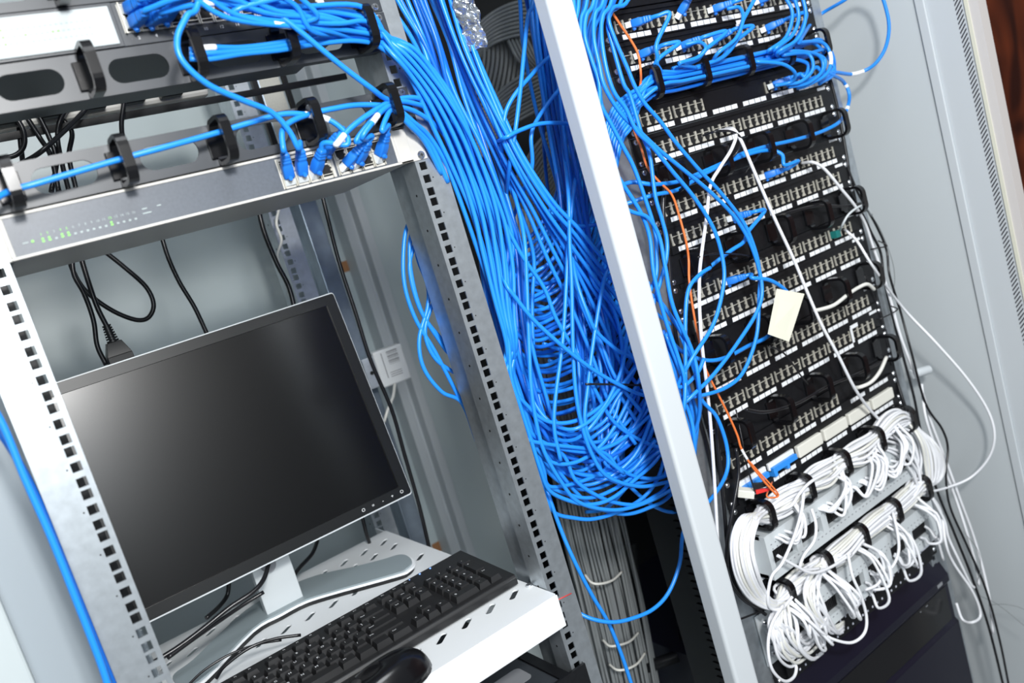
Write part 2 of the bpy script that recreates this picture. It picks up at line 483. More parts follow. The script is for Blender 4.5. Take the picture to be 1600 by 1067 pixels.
# ---------------------------------------------------------------- right bay, top to bottom
PAN = [(0, 'topmost port row of the right rack, four blue plugs in it'), (1, 'patch panel directly above the bundle of blue cables, four blue plugs'),
       (3, 'patch panel under the blue bundle, its middle jacks missing'), (4, 'patch panel where two white leads leave middle jacks'),
       (6, 'patch panel under the ring manager holding two blue cables'), (7, 'patch panel with a blue plug left of the white strap'),
       (9, 'patch panel with a teal plug in its last jack'), (10, 'patch panel partly behind the top of the cream paper tag'),
       (12, 'patch panel whose jacks show right under the cream paper tag'), (13, 'patch panel with a white tape corner over its last jacks'),
       (15, 'patch panel just above the row of cream blank blocks'), ]
for u, lb in PAN:
    patch_panel(u, 'black 24 port ' + lb if not lb.startswith('patch') else 'black 24 port ' + lb,
                blank={3: (2, 3), 15: (4, 5)}.get(u, ()), nolabel={15: (16,)}.get(u, ()), tab=u > 2)
# panel with fibre adapters and blank blocks
t = thing('fibre_patch_bay', (XR, 0, zb(16)), 'black panel with four cream blank blocks and two blue fibre adapter groups', 'patch panel', 'patch panels in the right rack')
g = G(); g.box(-.2413, .2413, -.001, .002, .0006, .044); g.box(-.222, .222, -.0062, -.001, .001, .0112); g.box(-.215, .215, .002, .03, .003, .041)
finish(g, 'panel_body', 'black_metal', t)
for i in range(24): inst(LABEL, 'port_label', t, (-.214 + (i // 4) * GP + .0118 + (i % 4) * .01455, -.0063, .0060))
for k in range(6):
    a = -.214 + k * GP
    if k > 1:
        g = G(); g.box(a + .002, a + .0665, -.0095, -.001, .0135, .0335); finish(g, 'blank_block', 'block_cream', t, .0018)
    else:
        g = G(); g.box(a + .002, a + .0665, -.0060, -.001, .0215, .0335); finish(g, 'adapter_plate', 'label', t, .001)
        g = G(); g.box(a + .004, a + .064, -.0125, -.006, .0175, .0265)
        g.box(a + .004, a + .011, -.0135, -.001, .0115, .0185); g.box(a + .036, a + .042, -.0135, -.001, .0115, .0185)
        finish(g, 'fibre_adapter', 'strip_blue', t, .0006)
for x in (-.2325, .2325):
    for z in (.0064, .0380): inst(SCREW, 'screw', t, (x, -.001, z))

MG = 'black ring cable managers in the right rack'
for u, lb in [(2, 'carrying the thick bundle of blue patch cables'), (5, 'with two blue cables through its rings'),
              (8, 'crossed by the white strap, holding thin black leads'), (11, 'behind the cream paper tag, holding a short cream cable'),
              (14, 'empty, below the panel with the white tape corner'), (17, 'with the upper thick bundle of white cables'),
              (20, 'with the lower thick bundle of white cables')]:
    cable_manager(XR, zb(u), 'black ring cable manager ' + lb, 'black_metal', 'black_gloss', MG, holes=False)

# black device over the first panel
t = thing('network_switch', (XR, 0, zb(-1)), 'plain black rack unit cut off by the top edge above the first patch panel', 'network switch')
g = G(); g.box(-.2413, .2413, -.001, .002, .0006, .044); g.box(-.217, .217, -.006, .18, .001, .0435); finish(g, 'chassis', 'black_metal', t, .0006)
for x in (-.2325, .2325):
    for z in (.0064, .0380): inst(SCREW, 'screw', t, (x, -.001, z))
for uu in (-2, -3, -4):
    pass

# two grey wiring block panels
def wiring_block(ztop, label):
    h = .0889
    t = thing('wiring_block', (XR, 0, ztop - h), label, 'wiring block', 'pale wiring blocks under the white cables')
    g = G()
    g.plate([rect(-.2473, .2473, .0015, h - .0015)] , 'y', -.002, .001)
    finish(g, 'back_plate', 'silver', t)
    g = G(); holes = []
    n = 6
    for k in range(n):
        a = -.205 + k * .069
        holes.append(rect(a, a + .055, .0255, .0535)[::-1])
    g.plate([rect(-.215, .215, .008, h - .008)] + holes, 'y', -.030, -.020)
    g.box(-.215, .215, -.020, -.002, .008, .0155); g.box(-.215, .215, -.020, -.002, h - .0155, h - .008)
    g.box(-.215, -.2105, -.020, -.002, .008, h - .008); g.box(.2105, .215, -.020, -.002, .008, h - .008)
    finish(g, 'block_frame', 'silver', t, .0006)
    for k in range(n):
        a = -.205 + k * .069
        g = G(); g.box(a + .0005, a + .0545, -.0205, -.012, .0260, .0530)
        for j in range(12): g.box(a + .003 + j * .0042, a + .0052 + j * .0042, -.0225, -.0205, .030, .050)
        finish(g, 'contact_row', 'black_plastic', t)
    g = G()
    for k in range(40):
        x = -.205 + k * .0105
        g.box(x, x + .003, -.0304, -.030, h - .026, h - .0245); g.box(x + .002, x + .004, -.0304, -.030, h - .034, h - .032)
        g.box(x, x + .0035, -.0304, -.030, .020, .0215)
    finish(g, 'printed_marks', 'ink', t)
    for x in (-.2325, .2325):
        for z in (.018, .034, h - .034, h - .018):
            o = inst(SCREW, 'screw', t, (x, -.002, z)); o.scale = (1.25, 1.25, 1.25)
    return t
ZW1 = zb(17) - .0008
wiring_block(ZW1, 'pale grey wiring block with six dark slots between the two white bundles')
ZM2 = zb(20)
wiring_block(ZM2 - .0006, 'pale grey wiring block with dark slots under the lower white bundle')
# black switch with a dotted row
z0 = ZM2 - .0006 - .0889 - .0445
t = thing('network_switch', (XR, 0, z0), 'black rack switch with rows of small pale dots above the navy unit', 'network switch')
g = G(); g.box(-.2413, .2413, -.001, .002, .0006, .044); g.box(-.217, .217, -.007, .2, .001, .0435); finish(g, 'chassis', 'black_metal', t, .0005)
g = G()
for k in range(26):
    x = -.19 + k * .0148
    if k % 6 != 5: g.box(x, x + .0032, -.0076, -.007, .0070, .0104)
    g.box(x + .001, x + .0040, -.0076, -.007, .0285, .0320)
    g.box(x + .004, x + .0062, -.0076, -.007, .0350, .0368)
finish(g, 'indicator_dots', 'label_lilac', t)
g = G(); g.box(.186, .214, -.0076, -.007, .030, .036); finish(g, 'name_plate', 'label_lilac', t)
for x in (-.2325, .2325): inst(SCREW, 'screw', t, (x, -.001, .012))
# navy unit at the bottom
zt = z0 - .002
t = thing('power_backup_unit', (XR, 0, zt - .29), 'large navy black rack unit under the white cables at the bottom', 'power backup unit')
g = G(); g.box(-.238, .238, .012, .55, 0, .288); finish(g, 'case', 'navy', t)
g = G(); g.prism([(-.010, 0), (-.010, .150), (-.0045, .156), (-.0045, .228), (-.010, .234), (-.010, .248), (.012, .288), (.012, 0)], 'x', -.2455, .2455)
finish(g, 'front_bezel', 'navy', t, .001)
g = G(); g.box(-.235, .235, -.0052, -.0046, .158, .226); finish(g, 'dark_window', 'black_gloss', t)
g = G(); g.box(.205, .222, -.0104, -.010, .2375, .2440); g.box(.165, .171, -.0056, -.0051, .2200, .2215); g.box(.145, .148, -.0056, -.0051, .2195, .2210)
finish(g, 'printed_mark', 'ink', t)

# ---------------------------------------------------------------- left bay
MGL = 'ring cable managers in the left rack'
cable_manager(0, .0669, 'grey ring cable manager with oblong holes directly above the lower network switch', 'dark_metal', 'black_gloss', MGL)
cable_manager(0, .1557, 'dark ring cable manager under the upper network switch, blue cables through it', 'dark_metal', 'black_gloss', MGL)
cable_manager(0, .2446, 'ring cable manager cut off by the top left corner of the photo', 'dark_metal', 'black_gloss', MGL)

def jack_grid(t, x0, z0, cols, rows, px=.0152, pz=.0165, scale=.92):
    for r_ in range(rows):
        for c in range(cols):
            o = inst(JACK, 'jack', t, (x0 + c * px, -.0035, z0 + r_ * pz)); o.scale = (scale, 1, .85 if r_ else -.85)
SW = thing('network_switch', (0, 0, .0224), 'beige framed network switch with slate face and blue plugs above the monitor', 'network switch')
g = G()
g.box(-.2413, .2413, -.0015, .0005, .0010, .0430)
g.box(-.2195, .2195, -.0050, .0005, .0010, .0038); g.box(-.2195, .2195, -.0050, .0005, .0402, .0430)
g.box(-.2195, -.2155, -.0050, .0005, .0038, .0402); g.box(.1985, .2025, -.0050, .0005, .0038, .0402)
g.box(.2025, .2195, -.0050, .0005, .0010, .0430)
finish(g, 'front_frame', 'beige', SW, .0006)
g = G(); g.box(-.2155, .1985, -.0038, .0005, .0038, .0402); finish(g, 'face_plate', 'slate', SW)
g = G(); g.box(-.2175, .2175, .0006, .21, .0012, .0428); finish(g, 'chassis', 'beige', SW, .001)
g = G(); g.box(.0535, .1185, -.0044, -.0038, .0052, .0385); g.box(.1215, .1835, -.0044, -.0038, .0052, .0385); finish(g, 'port_block', 'beige', SW)
jack_grid(SW, .0620, .0135, 4, 2); jack_grid(SW, .1295, .0135, 4, 2)
for x, z in ((-.2325, .0064), (-.2325, .0381), (.2325, .0064), (.2325, .0381)):
    o = inst(SCREW, 'screw', SW, (x, -.0015, z)); o.scale = (1.2, 1.2, 1.2)
g1, g2, g3 = G(), G(), G()
for k in range(16):
    x = -.1890 + k * .0057
    lit = k in (0, 1, 3, 4, 11)
    gg = g2 if lit else g1
    gg.add_mesh(text_mesh(str(k + 1), .0034), Matrix.Translation((x, -.0040, .0190)) @ FRONT)
    gg.box(x - .0011, x + .0011, -.0042, -.0039, .0115, .0133)
    if lit: g2.box(x - .0010, x + .0010, -.0042, -.0039, .0140, .0156)
g1.box(-.2065, -.2015, -.0042, -.0039, .0140, .0152)
g2.cyl((-.1978, -.0039, .0146), 'y', .0013, -.0006, 8)
g1.box(-.0950, -.0900, -.0042, -.0039, .0195, .0206); g1.box(-.0955, -.0870, -.0042, -.0039, .0150, .0161); g1.box(-.0800, -.0760, -.0042, -.0039, .0195, .0206)
finish(g1, 'printed_marks', 'led_off', SW); finish(g2, 'lit_indicators', 'led', SW)

SU = thing('network_switch', (0, 0, .2002), 'network switch with bright silver left face and a row crowded with blue plugs', 'network switch')
g = G(); g.box(-.2413, .2413, -.0015, .0005, .0006, .0440); g.box(-.2180, .2180, .0005, .24, .0010, .0436)
g.box(-.2195, -.0560, -.0030, -.0015, .0006, .0440); finish(g, 'chassis', 'dark_metal', SU, .0006)
g = G(); g.box(-.2165, -.0600, -.0052, -.0030, .0030, .0405); finish(g, 'silver_face', 'face_silver', SU, .0012)
g = G(); g.box(-.0520, .1700, -.0035, -.0015, .0125, .0410); finish(g, 'port_frame', 'beige', SU, .0004)
jack_grid(SU, -.0440, .0195, 14, 2, .0152, .0145, .9)
g = G()
for k in range(12): g.add_mesh(text_mesh(str(2 * k + 2), .0046), Matrix.Translation((-.0400 + k * .0172, -.0022, .0070)) @ FRONT)
finish(g, 'port_numbers', 'label', SU)
g, g2 = G(), G()
for k in range(20):
    for r_ in range(3):
        gg = g2 if (k in (2, 7, 12, 13) and r_ == 1) or (k in (3,) ) else g
        x = -.175 + k * .0048
        gg.box(x, x + .0022, -.0055, -.0052, .0150 + r_ * .0065, .0165 + r_ * .0065)
finish(g, 'printed_marks', 'led_off', SU); finish(g2, 'lit_indicators', 'led', SU)
for x, z in ((.2325, .0064), (.2325, .0381), (-.2325, .0064), (-.2325, .0381)): inst(SCREW, 'screw', SU, (x, -.0015, z))

# power strip at the back with sockets
PS = thing('power_strip', (-.02, .42, .232), 'white rack power strip with black plugs seen under the upper cable manager', 'power strip')
g = G(); g.box(-.20, .17, -.002, .045, 0, .036); finish(g, 'case', 'beige', PS, .006)
g = G(); g.box(-.22, .40, -.006, -.001, -.014, -.004); finish(g, 'mounting_bar', 'black_metal', PS)
for k in range(6):
    g = G(); x = -.165 + k * .055
    g.box(x - .016, x + .016, -.020, -.002, .004, .030); g.frus((x - .007, x + .007, .006, .018, -.042), (x - .014, x + .014, .005, .028, -.020))
    finish(g, 'power_plug', 'black_plastic', PS, .002)

# shelf --------------------------------------------------------------------
SH = thing('rack_shelf', (0, .24, -.55), 'white perforated steel shelf carrying the monitor and keyboard', 'shelf')
g = G(); slots = []
for iy, y in enumerate((.038, .085, .175, .222, .311, .408, .449)):
    for ix in range(11):
        x = -.191 + ix * .0385 - .001
        if abs(x) > .2: continue
        ca, sa = math.cos(math.radians(-50)), math.sin(math.radians(-50))
        slots.append([(x + p * ca - q * sa, y + p * sa + q * ca) for p, q in rr(-.0046, .0046, -.0130, .0130, .0042, 4)][::-1])
g.plate([rr(-.2215, .2215, -.022, .50, .004)] + slots, 'z', -.552, -.55)
g.box(-.2215, .2215, -.0235, -.0215, -.5945, -.5502)
g.box(-.2215, -.2195, -.0215, .50, -.590, -.552); g.box(.2195, .2215, -.0215, .50, -.590, -.552)
wpart(g, 'shelf_tray', 'shelf_white', SH, .0012)
g = G(); g.box(-.246, -.2215, -.0235, -.0215, -.5945, -.5502); g.box(-.246, -.2215, .5, .502, -.5945, -.5502); g.box(.2215, .2245, .49, .55, -.585, -.555); wpart(g, 'mounting_ear', 'shelf_white', SH)
g = G(); g.cyl((.2175, .035, -.5500), 'z', .004, .003, 10); wpart(g, 'screw', 'zinc', SH)

# monitor ------------------------------------------------------------------
MO = thing('computer_monitor', (-.013, .37, -.548), 'black flat monitor with silver rim standing on the shelf, switched off', 'monitor')
tb = Matrix.Translation((-.013, .300, -.4440)) @ Matrix.Rotation(math.radians(-8.4), 4, 'X')
HW, HH, DT = .2225, .337, .020
g = G(); g.plate([rr(-HW, HW, 0, HH, .004), rect(-HW + .0165, HW - .0165, .0165, HH - .0155)[::-1]], 'y', 0, DT)
g.box(-HW + .010, HW - .010, .010, DT, .010, HH - .010)
g.bm.transform(tb); wpart(g, 'bezel', 'bezel', MO, .0006)
g = G(); g.plate([rr(-HW - .0008, HW + .0008, -.0022, HH + .0016, .005), rr(-HW + .0004, HW - .0004, .0004, HH - .0004, .0038)[::-1]], 'y', .0006, .019)
g.bm.transform(tb); wpart(g, 'silver_rim', 'silver', MO)
g = G(); g.box(-HW + .0165, HW - .0165, .0025, .0040, .0165, HH - .0155); g.bm.transform(tb); wpart(g, 'screen', 'screen', MO)
g = G(); g.box(-.15, .15, DT, DT + .030, .06, .28); g.box(-HW + .006, HW - .006, DT, DT + .006, .006, HH - .006); g.bm.transform(tb); wpart(g, 'rear_housing', 'black_plastic', MO, .004)
g = G()
for k, s_ in enumerate(('O', '=', '-', '+', 'O')):
    g.add_mesh(text_mesh(s_, .0075), tb @ Matrix.Translation((HW - .083 + k * .0170, -.0003, .0080)) @ FRONT)
wpart(g, 'button_symbols', 'label', MO)
g = G(); mtx = Matrix.Translation((-.015, .366, -.545)) @ Matrix.Rotation(math.radians(2), 4, 'X')
g.box(-.0295, .0295, 0, .018, 0, .25, 0, mtx); wpart(g, 'stand_column', 'silver', MO, .0015)
g = G(); g.cyl((-.02, .356, -.466), 'y', .011, .012, 16); wpart(g, 'cable_hole', 'ink', MO)
g = G()
lp = [(-.075, .345), (-.030, .350), (.006, .350), (.040, .333), (.131, .268), (.150, .262), (.168, .275), (.176, .305), (.172, .330), (.150, .345), (.110, .378), (.060, .425), (.0, .445), (-.060, .432),
      (-.120, .385), (-.165, .345), (-.195, .330), (-.200, .300), (-.190, .272), (-.165, .268)]
lp = [(p.x, p.y) for p in spline([(x, y, 0) for x, y in lp], 4, True)]
g.prism([(x * .985 - .0004, .362 + (y - .362) * .955) for x, y in lp], 'z', -.5410, -.5378); wpart(g, 'stand_base', 'base_grey', MO, .0008)
g = G(); g.prism(lp, 'z', -.5440, -.5405); wpart(g, 'base_rim', 'label', MO, .0012)
g = G(); g.prism([(x * .985 - .0004, .36 + (y - .36) * .97) for x, y in lp], 'z', -.5500, -.5440); wpart(g, 'base_foot_shadow', 'black_rubber', MO)  # black foot made thick to draw the shadow under the base rim

# keyboard -----------------------------------------------------------------
KW, KD = .4455, .150
KB = thing('keyboard', (.2115 - KW, .0515, -.55), 'black full size keyboard lying along the front of the white shelf', 'keyboard')
g = G()
tilt = math.radians(3.2)
kt = Matrix.Rotation(tilt, 4, 'X')
g.prism([(0, .0035), (0, .0125), (.004, .0165), (KD - .004, .0165), (KD, .0135), (KD, .0015), (KD - .006, .0), (.004, .001)], 'x', 0, KW, 0, kt)
finish(g, 'case', 'black_plastic', KB, .0015)
g = G()
for x in (.03, KW - .03): g.box(x - .012, x + .012, .010, .018, 0, .0035); g.box(x - .012, x + .012, KD - .02, KD - .012, 0, .0085)
finish(g, 'foot', 'black_rubber', KB)
uK = .01905
def key_mesh(wu, du=1):
    g = G(); w_, d_ = wu * uK - .0006, du * uK - .0006
    g.frus((0, 0, 0, 0, 0), (0, 0, 0, 0, 0)) if False else None
    a = [(0, 0), (w_, 0), (w_, d_), (0, d_)]; b = [(.0028, .0022), (w_ - .0028, .0022), (w_ - .0028, d_ - .0034), (.0028, d_ - .0034)]
    g._faces([Vector((x, y, 0)) for x, y in a] + [Vector((x, y, .0088)) for x, y in b],
             [(4, 5, 6, 7), (0, 1, 5, 4), (1, 2, 6, 5), (2, 3, 7, 6), (3, 0, 4, 7), (3, 2, 1, 0)], 0)
    return g
kx0, ky0 = .0075, .012
rows = []   # (row y in units from front, [(x units, width, depth, legend)])
def run(x, ks): 
    out = []
    for k in ks:
        lab, w_ = (k if isinstance(k, tuple) else (k, 1)); out.append((x, w_, 1, lab)); x += w_
    return out
rows.append((0, run(0, [('Ctrl', 1.5), ('', 1.25), ('Alt', 1.25), ('', 5.75), ('Alt', 1.25), ('', 1.25), ('', 1.25), ('Ctrl', 1.5)])))
rows.append((1, run(0, [('Shift', 2.25)] + list('ZXCVBNM') + [',', '.', '/'] + [('Shift', 2.75)])))
rows.append((2, run(0, [('Caps', 1.75)] + list('ASDFGHJKL') + [';', "'"] + [('Enter', 2.25)])))
rows.append((3, run(0, [('Tab', 1.5)] + list('QWERTYUIOP') + ['[', ']', ('\\', 1.5)])))
rows.append((4, run(0, ['`'] + list('1234567890') + ['-', '=', ('Back', 2)])))
rows.append((5.35, [(0, 1, 1, 'Esc')] + [(2 + i + .5 * (i // 4), 1, 1, 'F%d' % (i + 1)) for i in range(12)]))
nx = 15.3
rows.append((5.35, run(nx, ['Prt', 'Scr', 'Brk']))); rows.append((4, run(nx, ['Ins', 'Hm', 'Pg']))); rows.append((3, run(nx, ['Del', 'End', 'Pg'])))
rows.append((1, [(nx + 1, 1, 1, '^')])); rows.append((0, run(nx, ['<', 'v', '>'])))
nx = 18.6
rows.append((4, run(nx, ['Num', '/', '*', '-']))); rows.append((3, run(nx, ['7', '8', '9']) + [(nx + 3, 1, -2, '+')]))
rows.append((2, run(nx, ['4', '5', '6']))); rows.append((1, run(nx, ['1', '2', '3']) + [(nx + 3, 1, -2, 'Ent')]))
rows.append((0, [(nx, 2, 1, '0'), (nx + 2, 1, 1, '.')]))
_km = {}
gl = G()
for ry, ks in rows:
    for x, w_, d_, lab in ks:
        dd = abs(d_)
        if (w_, dd) not in _km: _km[(w_, dd)] = mesh_of(key_mesh(w_, dd), 'key', 'key')
        yy = ky0 + (ry + (d_ + 1 if d_ < 0 else 0)) * .0190 + .0004 * 0
        loc = kt @ Vector((kx0 + x * uK * .985, yy, .0155))
        o = inst(_km[(w_, dd)], 'key', KB, loc); o.rotation_euler = (tilt, 0, 0)
        if lab:
            s_ = .0056 if len(lab) == 1 else .0034
            px_ = loc.x + (.0072 if len(lab) == 1 else .0085)
            gl.add_mesh(text_mesh(lab, s_), Matrix.Translation((px_, loc.y + dd * uK - .0085, loc.z + .00895 + math.sin(tilt) * (dd * uK - .0085))) @ kt)
finish(gl, 'key_legends', 'label', KB)
g = G()
for k in range(3): g.cyl(kt @ Vector((KW - .062 + k * .018 - .03, KD - .008, .0165)), 'z', .0012, .0006, 8)
finish(g, 'indicator_light', 'blue_led', KB)

# mouse --------------------------------------------------------------------
MS = thing('computer_mouse', (-.020, -.005, -.55), 'glossy black computer mouse in front of the keyboard on the shelf', 'computer mouse')
def mouse_half(g, z_top, mi=0, s=1.0):
    N, K = 24, 9
    rings = []
    for j in range(K + 1):
        f = j / K
        rad = math.cos(f * math.pi / 2) ** .62 if f < 1 else 0
        z = math.sin(f * math.pi / 2) * z_top
        rings.append([g.bm.verts.new((.058 * s * rad * math.copysign(abs(math.cos(a)) ** .85, math.cos(a)) , .031 * s * rad * math.copysign(abs(math.sin(a)) ** .9, math.sin(a)) * (1.0 - .08 * math.cos(a)), .004 + z * (1 + .10 * math.cos(a))))
                      for a in [2 * math.pi * i / N for i in range(N)]])
    for j in range(K):
        for i in range(N):
            f = g.bm.faces.new([rings[j][i], rings[j][(i + 1) % N], rings[j + 1][(i + 1) % N], rings[j + 1][i]]); f.smooth = True; f.material_index = mi
    g.bm.faces.new(rings[0][::-1]); g.bm.faces.new(rings[-1])
g = G(); mouse_half(g, .032); o = finish(g, 'shell', 'black_gloss', MS)
g = G(); g.prism([(.057 * math.cos(a), .0305 * math.sin(a)) for a in [i * math.pi / 12 for i in range(24)]], 'z', 0, .0045); finish(g, 'underside', 'black_rubber', MS)
g = G(); g.cyl((-.034, -.003, .0285), 'y', .008, .006, 14); finish(g, 'wheel', 'black_rubber', MS)

# device under the shelf
t = thing('server_unit', (0, .25, -.755), 'dark rack unit with a small grey label below the white shelf', 'server')
g = G(); g.box(-.22, .203, -.004, .48, -.755, -.672); wpart(g, 'case', 'dark_metal', t, .002)
g = G(); g.box(.203, .2185, -.004, .48, -.690, -.670); g.box(-.2413, .2413, -.006, -.002, -.755, -.6665); wpart(g, 'black_edge', 'black_metal', t)
g = G(); g.plate([rr(.120, .188, .045, .085, .008)], 'z', -.6719, -.6714); wpart(g, 'case_label', 'ink', t)

# small box with a bar code on the rear upright
BX = thing('junction_box', (.366, .62, -.29), 'small white box with a bar code label on a grey bracket', 'junction box')
g = G(); p = at(607, 572, .60)
bm_ = Matrix.Translation(p) @ Matrix.Rotation(math.radians(-8), 4, 'Z')
g.box(-.026, .034, -.012, .014, -.036, .036, 0, bm_); wpart(g, 'box_body', 'barcode', BX, .003)
g = G()
for k in range(9): g.box(.000, .022, -.0126, -.012, .006 - .002 + k * .0030, .0053 + .0005 * (k % 3) + k * .0030 - .001, 0, bm_)
for k in range(3): g.box(-.004, .020, -.0126, -.012, -.012 - k * .004, -.0112 - k * .004, 0, bm_)
g.box(-.011, -.010, -.0126, -.012, -.02, .03, 0, bm_)
wpart(g, 'bar_code', 'dark_ink', BX)
g = G(); g.box(-.050, -.026, -.010, .010, -.030, .030, 0, bm_); g.cyl(bm_ @ Vector((-.038, -.010, 0)), 'y', .004, -.001, 10, 1); wpart(g, 'bracket', ['galv', 'hole'], BX, .001)

# two squares of brown tape and a third at the foot, on the back panel
for i, (px, py, lb) in enumerate(((537, 417, 'brown square of tape behind the hanging black cable'), (593, 438, 'brown square of tape right of the hanging black cable'), (683, 855, 'brown square of tape low down beside the keyboard corner'))):
    p = at(px, py, .8495); g = G(); g.box(p.x - .011, p.x + .011, .8485, .85, p.z - .012, p.z + .012)
    tag(finish(g, 'tape_square', 'tan'), lb, 'tape', 'brown tape squares')
# red pen line and clip on the right side
a, b = at(868, 939, -.0006), at(893, 927, -.0006)
g = G(); g.tube([a, b], .0006, 5, smooth=False); tag(finish(g, 'marker_line', 'red'), 'thin red line drawn across the galvanised rail beside the shelf corner', 'marker line')
# ---------------------------------------------------------------- cables
def atx(px, py, X):
    d = R_ * ((px - 800) / FPX) + D_ * ((py - 533.5) / FPX) + F_
    return CAM + d * ((X - CAM.x) / d.x)
def V(*a): return Vector(a)
def wp(p, Y=None):
    if isinstance(p, Vector): return p.copy()
    if p[0] == 'x': return atx(p[1], p[2], p[3])
    return at(p[0], p[1], p[2] if len(p) > 2 else Y)
def orient(d):
    """matrix turning local -Y into direction d"""
    d = d.normalized(); up = V(0, 0, 1)
    x = (-d).cross(up).normalized() if abs(d.z) < .98 else V(1, 0, 0)
    z = x.cross(-d).normalized()
    return Matrix((( x.x, -d.x, z.x, 0), (x.y, -d.y, z.y, 0), (x.z, -d.z, z.z, 0), (0, 0, 0, 1)))
def plug_mesh(p, d, mats=('blue_plug', 'plug_clear'), s=1.0):
    g = G(); m_ = Matrix.Translation(p) @ orient(d) @ Matrix.Scale(s, 4)
    g.box(-.0056, .0056, -.005, .004, -.0042, .0040, 1, m_)
    c_ = rr(-.0061, .0061, -.0058, .0058, .0022, 3)
    def ringat(y, k): return [m_ @ V(a * k, y, b * k) for a, b in c_]
    secs = [(-.0045, .94), (-.006, 1.0), (-.016, 1.0), (-.020, .90), (-.0222, .80), (-.0228, .88), (-.0248, .86), (-.0254, .74), (-.0262, .82), (-.0282, .80), (-.0288, .68), (-.0296, .76), (-.0316, .73), (-.034, .56)]
    rs = [[g.bm.verts.new(v) for v in ringat(y, k)] for y, k in secs]
    n_ = len(c_)
    for q in range(len(rs) - 1):
        for i in range(n_):
            f_ = g.bm.faces.new([rs[q][i], rs[q][(i + 1) % n_], rs[q + 1][(i + 1) % n_], rs[q + 1][i]]); f_.smooth = True
    g.bm.faces.new(rs[0]); g.bm.faces.new(rs[-1][::-1])
    g.cyl(m_ @ V(0, -.006, -.0058), m_.to_3x3() @ V(0, -.35, -.9), .0032, .0034, 10, 0, .0022)
    return g
def cord(pts, label, r=.0029, m='blue', group=None, cat='cable', name='patch_cable', Y=None, plug=None, plug_end=None, sleeves=(), n=7, seg=8, pm=('blue_plug', 'plug_clear')):
    P = [wp(p, Y) for p in pts]
    p0 = pe = None
    # a cable that leaves the top of the view goes on up the rack
    def off(p): return not isinstance(p, Vector) and p[0] != 'x' and p[1] < -5
    if off(pts[0]): a = (P[0] - P[1]).normalized(); P = [P[0] + V(a.x * .10, .015, .42), P[0] + V(a.x * .09, a.y * .05, .14)] + P
    if off(pts[-1]): a = (P[-1] - P[-2]).normalized(); P = P + [P[-1] + V(a.x * .09, a.y * .05, .14), P[-1] + V(a.x * .10, .015, .42)]
    if plug is not None:
        p0 = P[0].copy(); d = plug.normalized()
        P = [p0 + d * .030, p0 + d * .042] + P[1:]
    if plug_end is not None:
        pe = P[-1].copy(); d2 = plug_end.normalized()
        P = P[:-1] + [pe + d2 * .042, pe + d2 * .030]
    g = G(); g.tube(P, r, seg, n=n)
    if plug is None and plug_end is None and not sleeves:
        return tag(finish(g, name, m), label, cat, group)
    root = thing(name, P[0], label, cat, group)
    wpart(g, 'jacket', m, root)
    if plug is not None: wpart(plug_mesh(p0, plug), 'plug', pm, root)
    if plug_end is not None: wpart(plug_mesh(pe, plug_end), 'plug', pm, root)
    S = spline(P, 12)
    for t, ln in sleeves:
        i = int(t * (len(S) - 1)); j = i; L = 0
        while j < len(S) - 1 and L < ln: L += (S[j + 1] - S[j]).length; j += 1
        g = G(); g.tube(S[i:j + 1], r * 1.13, 10, smooth=False); wpart(g, 'cable_label', 'label', root)
    return root
def lerp3(a, b, t):
    return tuple(x + (y - x) * t if not isinstance(x, str) else x for x, y in zip(a, b))
def fam(A, B, n, label, group, jx=4, jy=4, jY=.008, r=.0029, m='blue', name='patch_cable', Y=None, **k):
    for i in range(n):
        t = (i + .5) / n + rnd.uniform(-.3, .3) / n
        ph, fr = rnd.uniform(0, 6.28), rnd.uniform(.5, 1.1)
        pts = []
        for q, (a, b) in enumerate(zip(A, B)):
            a = a if len(a) > 2 else (*a, Y); b = b if len(b) > 2 else (*b, Y)
            p = lerp3(a, b, t)
            pts.append((p[0] + jx * math.sin(ph + q * fr) + rnd.uniform(-.2, .2) * jx, p[1] + jy * math.cos(ph + q * fr * .8), p[2] + jY * math.sin(ph * 2 + q * .7)))
        mm = m if isinstance(m, str) else rnd.choice(m)
        cord(pts, label, r=r, m=mm, group=group, name=name, **k)
def bundle(cs, n, label, group, r=.0029, m='blue', twist=.35, name='patch_cable', pre=None, post=None, noise=.25, **k):
    """n cables sharing a centre line cs = [(point, radius), ...]"""
    P = [wp(c[0]) for c in cs]; Rr = [c[1] for c in cs]
    fr = []; u = V(0, .3, 1)
    for i in range(len(P)):
        t = (P[min(i + 1, len(P) - 1)] - P[max(i - 1, 0)]).normalized()
        u = (u - t * u.dot(t)).normalized(); fr.append((u.copy(), t.cross(u)))
    for i in range(n):
        rho = math.sqrt((i + .5) / n); a = i * 2.399963
        pts = [P[q] + (fr[q][0] * math.cos(a + twist * q) + fr[q][1] * math.sin(a + twist * q)) * Rr[q] * (rho + rnd.uniform(-noise, noise) * .6) for q in range(len(P))]
        if pre: pts = [wp(p) for p in pre(i)] + pts
        if post: pts = pts + [wp(p) for p in post(i)]
        cord(pts, label, r=r, m=m if isinstance(m, str) else rnd.choice(m), group=group, name=name, **k)
def jp(x0, y0, z0, s=.004): return V(x0 + rnd.uniform(-s, s), y0 + rnd.uniform(-s, s), z0 + rnd.uniform(-s, s))
FW = V(0, -1, 0)

